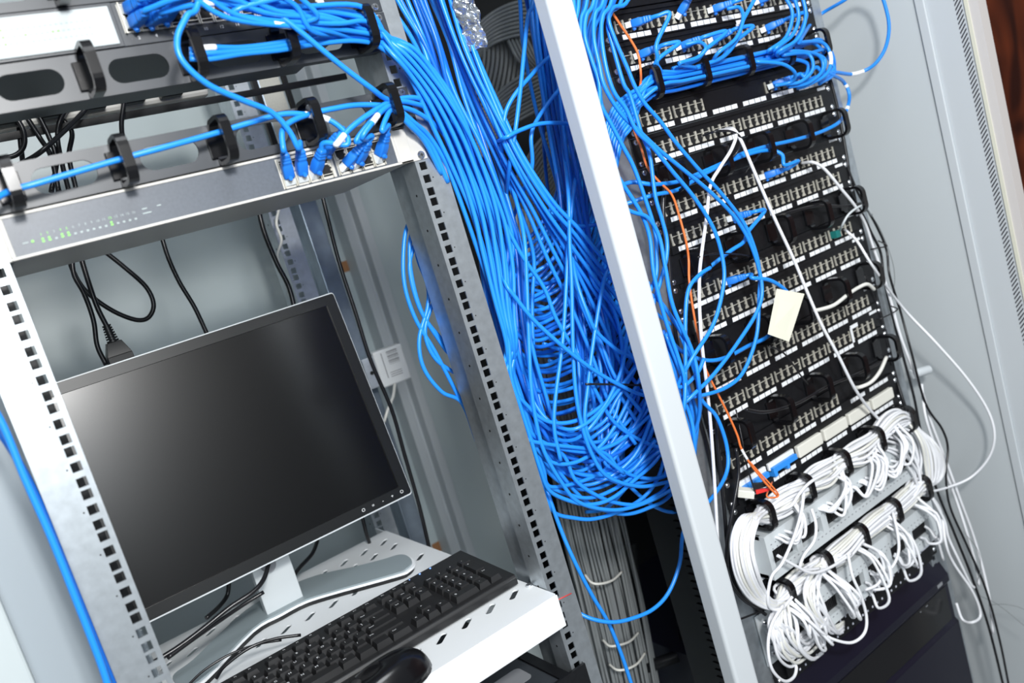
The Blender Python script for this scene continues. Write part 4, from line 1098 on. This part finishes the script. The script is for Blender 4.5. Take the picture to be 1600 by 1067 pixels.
cord([pp(7, 7), V(XR + port_x(9) - .002, -.042, zb(7) + .018), (1169, 362, -.05), (1162, 378, -.045), (1140, 393, -.04), (1108, 418, -.03), (1085, 440, -.02)], 'blue cable plugged in left of the white strap, turning down to the left', plug=V(.4, -.8, .02), r=.0031)
cord([pp(9, 4), (1175, 434, -.055), (1200, 437, -.06), (1218, 446, -.06), (1230, 456, -.058)], 'blue cable ending at the cream paper tag', plug=V(.6, -.8, .05), r=.0031)
cord([(1232, 462, -.056), (1215, 505, -.04), (1199, 526, -.03), (1170, 540, -.03), (1140, 556, -.035), (1115, 563, -.035), (1090, 560, -.03), (1060, 545, -.02), (1040, 520, -.01)], 'blue cable passing through a ring below the cream paper tag', r=.0031)
# paper tag
g = G(); q = [at(1214, 451, -.064), at(1257, 459, -.060), at(1233, 534, -.060), at(1200, 522, -.066)]
n_ = (q[1] - q[0]).cross(q[3] - q[0]).normalized() * .0006
g._faces([p for p in q] + [p + n_ for p in q], [(0, 1, 2, 3), (7, 6, 5, 4), (0, 4, 5, 1), (1, 5, 6, 2), (2, 6, 7, 3), (3, 7, 4, 0)], 0)
pt = tag(finish(g, 'paper_tag', 'note'), 'blank cream paper tag hanging on a blue cable in front of the panels', 'tag')

# ---- orange fibre leads -------------------------------------------------------
cord([(948, 10, -.03), (958, 22, -.03), (970, 40, -.03), (985, 62, -.03), (997, 85, -.03), (1001, 112, -.03), (1000, 135, -.02), (990, 170, -.02), (990, 200, -.025), (1002, 232, -.03), (1012, 262, -.03), (1030, 284, -.035), (1050, 305, -.035), (1062, 340, -.035), (1072, 378, -.035), (1076, 405, -.03), (1077, 440, -.035), (1084, 490, -.035), (1094, 540, -.035), (1102, 575, -.035), (1120, 612, -.035), (1138, 648, -.035), (1152, 680, -.035), (1158, 700, -.035), (1172, 724, -.04), (1194, 752, -.045), (1214, 774, -.05)],
     'orange fibre lead running down the left side of the patch panels', r=.0018, m='orange', name='fibre_cable', sleeves=((.89, .016),))
cord([(1172, 722, -.042), (1188, 740, -.045), (1205, 758, -.05), (1216, 772, -.05), (1212, 777, -.048), (1198, 775, -.042), V(.653, -.02, zb(16) + .012)], 'second orange fibre lead doubling back to a red boot', r=.0013, m='orange', name='fibre_cable')
FC = thing('fibre_connector', at(1172, 770, -.02), 'cream fibre connector with a red boot at the left end of the block row', 'fibre connector')
g = G(); p = at(1168, 770, -.022); m_ = Matrix.Translation(p) @ orient(V(.5, -.6, -.25)); g.box(-.008, .008, -.010, .014, -.006, .006, 0, m_); wpart(g, 'connector_body', 'block_cream', FC, .001)
g = G(); g.frus((-.0016, .0016, -.0016, .0016, -.034), (-.0035, .0035, -.0035, .0035, -.010), 0, Matrix.Translation(p + V(.003, 0, -.001)) @ orient(V(.75, -.5, -.1))); wpart(g, 'boot', 'red', FC)
g = G(); g.frus((-.003, .003, -.0025, .0025, -.030), (-.0045, .0045, -.004, .004, -.008), 0, Matrix.Translation(p + V(.005, 0, .007)) @ orient(V(.75, -.5, -.1))); wpart(g, 'black_boot', 'black_plastic', FC)

# ---- white leads ----------------------------------------------------------------
SQ = dict(m='white_cable', r=.0026)
cord([pp(4, 8), (1142, 203, -.04), (1150, 212, -.05), (1142, 235, -.05), (1125, 262, -.05), (1110, 290, -.05), (1104, 340, -.05), (1097, 390, -.05), (1093, 430, -.05), (1093, 480, -.05), (1097, 540, -.05), (1104, 600, -.045), (1110, 660, -.04), (1115, 730, -.035), (1119, 800, -.03), (1122, 860, -.02)], 'flat white lead falling straight down the left side of the panels', **SQ)
cord([pp(4, 9), (1146, 202, -.04), (1158, 220, -.05), (1170, 248, -.05), (1188, 290, -.05), (1212, 345, -.05), (1240, 405, -.05), (1262, 458, -.05), (1284, 508, -.05), (1310, 556, -.05), (1334, 604, -.045), (1355, 635, -.03), (1378, 660, -.02)], 'white strap slanting across the patch panels to the upper white bundle', **SQ)
cord([pp(6, 18), (1272, 254, -.035), (1290, 266, -.04), (1315, 296, -.04), (1336, 322, -.035), (1352, 350, -.02), (1364, 385, -.012), (1378, 425, -.01), (1392, 470, -.01), (1404, 515, -.01), (1418, 555, -.01), (1440, 610, -.01), (1455, 660, -.015), (1478, 720, -.015), (1500, 780, -.02), (1525, 850, -.02), (1545, 930, -.03), (1552, 990, -.03)], 'white lead leaving a jack and following the right edge of the rack down', **SQ)
cord([pp(9, 22), (1325, 363, -.03), (1340, 378, -.04), (1365, 418, -.05), ('x', 1410, 480, 1.10), ('x', 1462, 535, 1.12), ('x', 1510, 590, 1.14), ('x', 1543, 640, 1.155), ('x', 1554, 680, 1.155), ('x', 1545, 715, 1.15), ('x', 1518, 745, 1.13), ('x', 1485, 760, 1.09), (1450, 768, -.03), V(1.0, -.03, zb(20) + .03)], 'white cable making the largest loop on the grey side panel', m='white_cable', r=.0024)
cord([pp(9, 21), (1316, 352, -.03), (1326, 335, -.04), (1342, 323, -.04), (1352, 322, -.035), (1362, 335, -.02)], 'short grey cable arching from the teal plug into the right ring', m='grey_light' if 'grey_light' in M else 'silver', r=.0019)
cord([(1268, 486, -.045), (1284, 483, -.045), (1304, 476, -.045), (1325, 460, -.04), (1340, 450, -.035), (1355, 444, -.035), (1366, 452, -.03)], 'short cream cable curving through the ring right of the paper tag', m='cream_cable', r=.0032)
cord([(1385, 558, -.03), (1375, 580, -.04), (1362, 596, -.04), (1346, 604, -.035), (1334, 606, -.02)], 'short cream cable bent under the lowest empty ring at the right', m='cream_cable', r=.0032)
g = G(); p = pp(9, 20); g.box(p.x - .006, p.x + .006, -.016, -.003, p.z - .006, p.z + .006); tag(finish(g, 'teal_plug', mat('teal_plastic', (.01, .16, .15), .4), None, .001), 'small teal plug in a jack near the right rack edge', 'plug')
TW = thing('tape_corner', (XR + .16, -.007, zb(13)), 'white tape folded into a corner over the last jacks of a panel', 'tape')
g = G(); x_ = XR + .133; z_ = zb(13); g.box(x_, x_ + .0052, -.0078, -.0068, z_ + .010, z_ + .036); wpart(g, 'tape_strip', 'label', TW)
g = G(); g.box(x_ + .0005, x_ + .022, -.0086, -.0078, z_ + .0335, z_ + .0400); wpart(g, 'tape_strip', 'label', TW)
TW = thing('tape_corner', (XR + .02, -.007, zb(1)), 'white tape folded into a corner over two jacks of the second port row', 'tape')
g = G(); x_ = XR + port_x(14) - .008; z_ = zb(1); g.box(x_, x_ + .006, -.0078, -.0068, z_ + .012, z_ + .038); wpart(g, 'tape_strip', 'label', TW)
g = G(); g.box(x_ + .001, x_ + .018, -.0086, -.0078, z_ + .0370, z_ + .0435); wpart(g, 'tape_strip', 'label', TW)
# white wall clip
g = G(); a = atx(1424, 585, 1.12); b = atx(1452, 577, 1.16); g.tube([a, b], .0085, 14, smooth=False); g.tube([a + V(-.004, 0, 0), a], .010, 14, smooth=False)
tag(finish(g, 'cable_clip', 'white_paint', None, .001), 'short white tube clip beside the right edge of the rack', 'cable clip')

# ---- white bundles ---------------------------------------------------------------
z17, z20 = zb(17) + .0215, zb(20) + .0215
WU = 'white cable in the upper thick bundle held by black rings'; WUG = 'white cables of the upper bundle'
WLo = 'white cable in the lower thick bundle held by black rings'; WLG = 'white cables of the lower bundle'
WC = dict(r=.0023, m=('white_cable', 'white_cable', 'cream_cable'), name='white_cable', n=6, seg=7)
WK = dict(r=.0025, name='white_cable', n=6, seg=7)
def ringpt(x, z, a, rad, s=1): return V(x, -.026 + rad * math.cos(a), z + rad * math.sin(a))
for i in range(24):      # left C: upper ring -> out left -> lower ring
    a = i * 2.4; rad = .015 * math.sqrt((i + .5) / 24); o = (i / 24 - .5)
    e = rnd.uniform(.0, 1)
    P = [ringpt(.71, z17, a + .6, rad), ringpt(.66, z17 + .004, a + .3, rad * 1.2), ringpt(.61, z17, a, rad),
         at(1172 + o * 26, 812 + o * 10, -.055 - .01 * e), at(1160 + o * 34, 850 + o * 6, -.060 - .014 * e), at(1168 + o * 34, 898 - o * 10, -.058 - .014 * e), at(1188 + o * 22, 934 - o * 12, -.050), at(1212, 944 - o * 12, -.040),
         ringpt(.625, z20, a + 1, rad), ringpt(.67, z20 + .006, a + 1.3, rad)]
    cord(P, WU, m=rnd.choice(WC['m']), group=WUG, **WK)
for i in range(22):      # upper run between rings, with slack
    a = i * 2.4 + 1; rad = .015 * math.sqrt((i + .5) / 22); s_ = .012 + .012 * rnd.random()
    P = [ringpt(.61, z17, a, rad), ringpt(.66, z17 - .004, a, rad * 1.25), ringpt(.71, z17, a + .4, rad), ringpt(.76, z17 - .010 * rnd.random(), a + .6, rad * 1.5), ringpt(.81, z17, a + .8, rad * .95),
         ringpt(.86, z17 - .006, a + 1, rad * 1.5), ringpt(.91, z17, a + 1.2, rad), ringpt(.96, z17 + .012, a + 1.3, rad * 1.2), ringpt(1.0, z17 + .006, a + 1.4, rad)]
    o = rnd.uniform(-1, 1)
    P += [at(1430 + 10 * o, 668 + 6 * o, -.035), at(1452 + 14 * o, 695 + 4 * o, -.040 - .01 * abs(o)), at(1460 + 16 * o, 728 + 4 * o, -.042), at(1455 + 8 * o, 755, -.035), ringpt(1.003, z20 + .008, a, rad), ringpt(.96, z20, a + .4, rad)]
    cord(P, WU, m=rnd.choice(WC['m']), group=WUG, **WK)
for i in range(30):      # lower run
    a = i * 2.4 + 2; rad = .0165 * math.sqrt((i + .5) / 30)
    P = [ringpt(1.003, z20 + .006, a, rad * .8), ringpt(.96, z20 + .002, a, rad), ringpt(.91, z20, a + .1, rad * .95), ringpt(.86, z20 + .002, a + .2, rad), ringpt(.81, z20, a + .3, rad * .9), ringpt(.76, z20 - .004, a + .5, rad * 1.1), ringpt(.71, z20 - .003, a + .6, rad * .8)]
    if i % 3: P += [ringpt(.66, z20 - .002, a + .7, rad), ringpt(.612, z20 - .004, a + .8, rad * .8)]
    drop = rnd.random()
    x1, y1 = 1215 + rnd.uniform(-6, 40), 990 + rnd.uniform(-10, 40)
    if i % 3: P += [at(x1 - 8, 968, -.045), at(x1 - 2, y1 - 6, -.050), at(x1 + 18, y1 + 14, -.040), at(x1 + 34, y1 + 6 * drop, -.030)]
    else: P += [at(1262 + rnd.uniform(-8, 18), 920, -.055), at(1278 + rnd.uniform(-22, 22), 960, -.058), at(1290 + rnd.uniform(-20, 20), 990 - 10 * drop, -.045), at(1318, 985 - 15 * drop, -.030)]
    cord(P, WLo, m=rnd.choice(WC['m']), group=WLG, **WK)
# fans down to the wiring blocks
def fanlet(x, ztop, px, py, hang, label, group, out=.05):
    a = rnd.uniform(0, 6.28)
    p0 = ringpt(x, ztop, a, .012); p1 = wp((px, py, -.034))
    mid = (p0 + p1) / 2
    cord([ringpt(x + .05, ztop, a, .010), p0, V(p0.x - .002 + rnd.uniform(-.01, .01), -out - rnd.uniform(0, .02), mid.z + .004), V(mid.x + rnd.uniform(-.012, .012), -out - rnd.uniform(0, .018), p1.z - hang), V(p1.x - .006, -.044, p1.z - hang * .35), p1],
         label, m='white_cable', group=group, **WK)
FU = 'white wire fanning from the upper bundle down to the pale wiring block'; FUG = 'white wires on the upper wiring block'
FD = 'white wire hanging in a loop from the lower bundle to the pale wiring block'; FDG = 'white wires on the lower wiring block'
UPC = [.80] * 6 + [.895] * 7 + [.68] * 4 + [.975] * 6
for i, xc in enumerate(UPC):
    x = xc + rnd.uniform(-.012, .012)
    q = at(1205, 850, -.03) + (at(1408, 715, -.03) - at(1205, 850, -.03)) * ((xc - .63) / .38 + rnd.uniform(-.10, .03))
    a = rnd.uniform(0, 6.28); p0 = ringpt(x, z17, a, .013)
    hang = rnd.uniform(0, .018)
    cord([ringpt(x + .045, z17, a, .012), p0, V((p0.x + q.x) / 2 + .004, -.050 - rnd.uniform(0, .014), z17 - .022), V(q.x + .003, -.046 - rnd.uniform(0, .012), q.z + .006 - hang), V(q.x - .004, -.036, q.z + .004), V(q.x - .006, -.029, q.z + .006)], FU, m='white_cable', group=FUG, **WK)
LOC = [.605] * 8 + [.70] * 9 + [.80] * 4 + [.885] * 4 + [.97] * 3
for i, xc in enumerate(LOC):
    x = xc + rnd.uniform(-.008, .008); a = rnd.uniform(0, 6.28); p0 = ringpt(x, z20, a, .012)
    X = xc + (.030 if xc < .75 else .006) + rnd.uniform(-.022, .022)
    zt_ = ZM2 - .0006 - rnd.uniform(.030, .066); hang = rnd.uniform(.000, .030)
    cord([ringpt(x + .045, z20, a, .012), p0, V(p0.x + .004 + rnd.uniform(-.005, .005), -.054 - rnd.uniform(0, .014), z20 - .030), V((p0.x + X) / 2 + rnd.uniform(-.008, .008), -.060 - rnd.uniform(0, .016), zt_ + .006 - hang * .5), V(X - .004, -.054, zt_ - hang), V(X + .006, -.040, zt_ - hang * .4), V(X + .008, -.030, zt_)], FD, m='white_cable', group=FDG, **WK)
# the loops that stand out
for pts, lb in (
 ([(1395, 800, -.045), (1402, 830, -.06), (1404, 862, -.065), (1392, 888, -.06), (1370, 898, -.045), (1360, 896, -.035)], 'white wire hanging in a round loop right of centre under the lower bundle'),
 ([(1350, 850, -.05), (1372, 862, -.06), (1381, 888, -.062), (1372, 912, -.06), (1352, 922, -.045)], 'white wire bowing out over the black switch under the lower bundle'),
 ([(1325, 866, -.05), (1332, 900, -.06), (1345, 930, -.065), (1354, 965, -.065), (1350, 990, -.065), (1330, 1004, -.06), (1300, 998, -.05), (1282, 985, -.04)], 'white wire dropping in the longest loop in front of the black switch'),
 ([(1224, 945, -.05), (1206, 975, -.06), (1200, 1010, -.065), (1206, 1045, -.065), (1225, 1064, -.06), (1240, 1058, -.05), (1244, 1042, -.04), (1236, 1032, -.03)], 'white wire reaching lowest at the left foot of the lower bundle'),
 ([(1268, 795, -.05), (1275, 820, -.058), (1272, 845, -.06), (1256, 868, -.055), (1250, 888, -.05), (1262, 890, -.045), (1280, 888, -.04)], 'white wire hooked over the wiring block between the two bundles'),
 ([(1256, 770, -.055), (1252, 800, -.062), (1240, 840, -.066), (1222, 880, -.066), (1206, 900, -.060), (1200, 930, -.055), (1204, 950, -.05), (1222, 950, -.05), (1240, 930, -.045)], 'white wire crossing down in front of the left white loops'),
 ([(1300, 735, -.05), (1268, 752, -.055), (1250, 770, -.055), (1236, 790, -.05), (1212, 800, -.045)], 'white cable arching over the left part of the upper bundle'),
 ([(1215, 868, -.05), (1245, 885, -.055), (1270, 895, -.055), (1300, 885, -.05), (1330, 865, -.045)], 'white wire swinging between the left loops and the lower bundle'),
): cord(pts, lb, m='white_cable', r=.0025, name='white_cable', n=8)
# white strands on the right side of the rack
for pts, lb in (
 ([(1452, 770, -.03), (1470, 800, -.03), (1478, 850, -.04), (1490, 880, -.04), (1520, 925, -.05), (1532, 960, -.05), (1520, 972, -.05), (1504, 968, -.03), (1494, 942, -.02)], 'white cable hanging in a bag shaped loop beside the navy unit'),
 ([(1455, 775, -.03), (1475, 812, -.035), (1482, 840, -.035), (1498, 875, -.04), (1515, 910, -.04), (1522, 918, -.04)], 'white cable dropping from the lower right ring beside the rack'),
 ([(1440, 600, -.01), (1446, 650, -.02), (1462, 700, -.02), (1490, 770, -.02), (1510, 830, -.03), (1524, 880, -.03), (1530, 915, -.03)], 'white strand running down the right side behind the black wires'),
 ([(1448, 770, -.02), (1462, 830, -.02), (1474, 875, -.02)], 'short white strand straight down from the lower right ring'),
): cord(pts, lb, m='white_cable', r=.0026, name='white_cable')
fam([(1392, 660, -.02), (1430, 680, -.03), (1444, 715, -.035), (1440, 750, -.03)], [(1360, 700, -.03), (1400, 708, -.035), (1425, 735, -.035), (1436, 765, -.03)], 8, 'white cable bowing between the right rings of both bundles', 'white cables at the right rings', 4, 4, .005, r=.0023, m='white_cable', name='white_cable')

# ---- black wires --------------------------------------------------------------
BK = dict(m='black_cable', name='black_cable')
for pts, r_, lb in (
 ([(1322, 290, .0), (1345, 330, -.005), (1362, 365, -.005), (1376, 395, -.005), (1382, 440, -.005), (1396, 500, -.005), (1412, 560, -.005), (1428, 620, -.01), (1440, 680, -.01), (1462, 760, -.01), (1490, 830, -.02), (1518, 900, -.03), (1545, 980, -.03), (1570, 1080, -.03)], .0024, 'thick black wire down the right rack edge, left of the pair'),
 ([(1320, 250, .0), (1340, 300, -.005), (1368, 350, -.005), (1385, 390, -.005), (1390, 430, -.01), (1408, 490, -.01), (1424, 550, -.02), (1446, 630, -.02), (1472, 670, -.03), (1481, 700, -.03), (1478, 740, -.03), (1484, 790, -.03), (1510, 850, -.03), (1540, 920, -.04), (1562, 1000, -.04), (1578, 1080, -.04)], .0022, 'thick black wire bulging outwards beside the upper white bundle'),
 ([(1296, 120, .0), (1310, 175, .0), (1322, 240, .0), (1330, 290, .0), (1340, 330, .0), (1362, 420, .0), (1376, 500, .0), (1392, 570, .0)], .003, 'black wire hugging the upper right edge of the patch panels'),
 ([(1350, 430, .0), (1370, 480, .0), (1388, 540, .0), (1400, 590, .0), (1416, 640, -.01), (1440, 700, -.01), (1458, 780, -.01)], .003, 'black wire hugging the lower right edge of the patch panels'),
 ([(1180, 770, -.035), (1165, 720, -.03), (1160, 690, -.03), (1150, 640, -.02)], .0012, 'thin dark lead beside the orange fibre above the connector'),
 ([(1150, 700, -.045), (1154, 740, -.045), (1146, 790, -.045), (1136, 850, -.04), (1138, 900, -.04), (1160, 935, -.04), (1190, 950, -.035), (1230, 948, -.03)], .0026, 'black wire curling round the lower left of the white cables'),
 ([(1118, 640, -.02), (1124, 720, -.02), (1132, 800, -.02), (1140, 880, -.02), (1158, 930, -.03), (1196, 960, -.03)], .0030, 'thick black wire behind the white lead at the left rack edge'),
 ([(1040, 280, -.02), (1036, 330, -.02), (1044, 400, -.015), (1050, 470, -.01), (1062, 560, .0), (1100, 680, .0), (1118, 760, .0)], .0035, 'thick black wire behind the blue loops at the left of the panels'),
 ([(1135, 975, -.03), (1160, 966, -.03), (1196, 952, -.03)], .0016, 'thin black tie from the white post to the white cables'),
 ([(1098, 212, -.03), (1120, 205, -.05), (1145, 206, -.05), (1158, 218, -.05), (1150, 240, -.04), (1128, 258, -.03)], .0016, 'thin grey wire curling at the first jacks above the second ring manager'),
 ([(1165, 270, -.03), (1180, 250, -.035), (1192, 235, -.03)], .0012, 'thin black wire stub below the second ring manager'),
 ([(1090, 402, -.05), (1120, 396, -.05), (1160, 398, -.045), (1195, 405, -.04)], .0012, 'thin black wire crossing the third ring manager'),
 ([(1165, 640, -.045), (1190, 644, -.045), (1215, 640, -.04), (1250, 628, -.035), (1290, 605, -.03), (1330, 588, -.03), (1380, 565, -.03)], .0026, 'black wire lying in the lowest empty ring manager'),
 ([(1205, 340, -.02), (1240, 330, -.03), (1275, 322, -.03), (1320, 322, -.03), (1345, 318, -.03)], .0026, 'black wire lying in the third ring manager'),
 ([(1200, 540, -.03), (1225, 552, -.04), (1250, 585, -.04), (1262, 600, -.03)], .0014, 'thin black wire hanging below the paper tag'),
): cord(pts, lb, r=r_, **BK)
for pts, lb in (
 ([(1350, 325, -.02), ('x', 1372, 352, 1.10), ('x', 1392, 400, 1.12), ('x', 1398, 435, 1.13), ('x', 1394, 480, 1.13), ('x', 1402, 560, 1.13)], 'hair thin dark wire bowing out over the side panel near the third ring manager'),
 ([('x', 1505, 830, 1.10), ('x', 1528, 860, 1.11), ('x', 1532, 890, 1.11), ('x', 1526, 925, 1.10), ('x', 1560, 945, 1.13), ('x', 1610, 985, 1.14)], 'hair thin dark wire curling towards the lower right corner'),
 ([('x', 1545, 945, 1.12), ('x', 1568, 944, 1.13), ('x', 1590, 948, 1.14), ('x', 1615, 958, 1.15)], 'hair thin pale wire leaving at the lower right edge'),
): cord(pts, lb, r=.0006, m='grey_cable', name='thin_wire', seg=5)
for i, (a, b, c) in enumerate((((1368, 388), (1386, 384), (1372, 376)), ((1378, 497), (1402, 484), (1392, 478)))):
    cord([(a[0] - 8, a[1] + 2, -.01), (*a, -.02), (*b, -.03), (*c, -.02)], ('upper', 'lower')[i] + ' black tie wrapped round the cables at the right rack edge', r=.0012, m='black_plastic', cat='cable tie', name='cable_tie')
# ---- left bay black mains leads ---------------------------------------------------
for pts, r_, lb in (
 ([(402, 318, .45), (412, 360, .45), (432, 410, .45), (452, 450, .45), (464, 500, .45)], .0042, 'black mains cable hanging left of the rear rail behind the monitor'),
 ([(500, 290, .42), (512, 340, .42), (530, 410, .42), (556, 490, .42), (580, 565, .42), (612, 640, .42), (632, 710, .42), (655, 790, .42), (672, 862, .42)], .0036, 'long black cable hanging right of the monitor past the junction box'),
 ([(250, 360, .43), (262, 400, .43), (280, 440, .43), (304, 480, .43), (325, 525, .43)], .0034, 'single black cable curving down to the top edge of the monitor'),
 ([(160, 390, .44), (195, 418, .44), (228, 448, .44), (240, 475, .44), (233, 495, .44), (215, 500, .44), (185, 490, .44), (155, 472, .44), (130, 450, .44), (115, 425, .44), (108, 405, .44)], .0034, 'black cable making a wide loop above the left part of the monitor'),
 ([(112, 400, .42), (116, 430, .42), (132, 460, .42), (146, 500, .42), (152, 540, .42), (166, 570, .42)], .0034, 'black cable dropping behind the left end of the monitor'),
 ([(420, 880, .33), (412, 905, .30), (395, 925, .29), (360, 948, .29), (320, 980, .29), (280, 1010, .29), (240, 1035, .29)], .0034, 'black cable coming out under the monitor and running left over the shelf'),
 ([(412, 925, .31), (380, 945, .31), (340, 972, .30), (300, 1000, .29), (262, 1028, .28)], .0030, 'second black cable lying along the first on the shelf'),
 ([(358, 908, .44), (355, 930, .44), (342, 948, .43), (322, 966, .42)], .0034, 'short black cable dropping behind the monitor onto the shelf'),
 ([(496, 845, .47), (488, 865, .45), (470, 885, .44), (458, 900, .43)], .0034, 'black cable end right of the monitor stand'),
 ([(566, 808, .47), (572, 832, .47), (578, 850, .48)], .0034, 'black cable going down behind the rear edge of the shelf'),
 ([(200, 130, .40), (193, 165, .40), (190, 200, .40), (196, 240, .40)], .0034, 'straight black lead hanging from the middle of the power strip'),
 ([(150, 150, .40), (130, 175, .40), (100, 205, .38), (60, 240, .36), (20, 262, .43)], .0034, 'black lead slanting left from the power strip'),
 ([(112, 160, .41), (95, 185, .40), (90, 215, .40), (98, 260, .38), (108, 300, .36)], .0034, 'black lead dropping from the left plugs of the power strip'),
 ([(40, 180, .40), (62, 215, .40), (80, 245, .38), (92, 300, .36)], .0034, 'black lead crossing right below the left end of the power strip'),
 ([(55, 170, .41), (75, 210, .40), (88, 250, .39), (80, 300, .38)], .0034, 'black lead second from the left under the power strip'),
 ([(18, 175, .40), (35, 200, .40), (38, 225, .40), (25, 242, .40), (-10, 250, .40)], .0034, 'black lead curling out at the left edge under the power strip'),
 ([(30, 200, .42), (34, 240, .42), (40, 290, .42)], .0034, 'short black lead at the far left under the power strip'),
 ([(88, 178, .42), (112, 205, .42), (108, 245, .42), (120, 300, .40)], .0034, 'black lead bending right under the power strip'),
): cord(pts, lb, r=r_, **BK)
MP = thing('mains_plug', at(175, 530, .42), 'black mains cable with ribbed plug standing behind the monitor top edge', 'plug')
g = G(); g.tube([at(126, 400, .42), at(138, 440, .42), at(152, 480, .42), at(168, 512, .42)], .0036, 8); wpart(g, 'lead', 'black_cable', MP)
g = G(); a = at(166, 508, .42); b = at(177, 534, .42); d_ = (b - a).normalized()
for k in range(7): g.cyl(a + d_ * (k * .0038), d_, .0062 + .0004 * k, .0024, 10); 
g.cyl(a, d_, .0048, .028, 10); wpart(g, 'ribbed_sleeve', 'black_rubber', MP)
g = G(); m_ = Matrix.Translation(b) @ orient(-d_); g.frus((-.010, .010, -.008, .008, .0), (-.017, .017, -.012, .012, .020), 0, m_); g.box(-.017, .017, .020, .040, -.012, .012, 0, m_); g.box(-.009, -.005, .026, .052, .0121, .0131, 1, m_); wpart(g, 'plug_body', ['black_rubber', 'silver'], MP, .001)
cord([(338, 1060, .235), (352, 1040, .23), (390, 1012, .225), (430, 998, .222), (470, 992, .215)], 'keyboard lead running left from the back of the keyboard', r=.0022, **BK)
cord([(285, 1080, .24), (318, 1048, .25), (360, 1022, .25), (405, 1006, .24), (440, 1000, .232)], 'thin black lead curving over the lower left of the shelf', r=.0018, **BK)
cord([(436, 326, .50), (432, 350, .50), (440, 375, .50), (434, 402, .50), (446, 440, .50), (458, 475, .50)], 'thin cream wire beside the black cable at the rear rail', r=.0024, m='cream_cable', name='thin_wire')
cord([(617, 600, .58), (614, 620, .56), (606, 640, .55), (600, 660, .55)], 'short cream lead under the junction box', r=.0030, m='cream_cable', name='thin_wire')
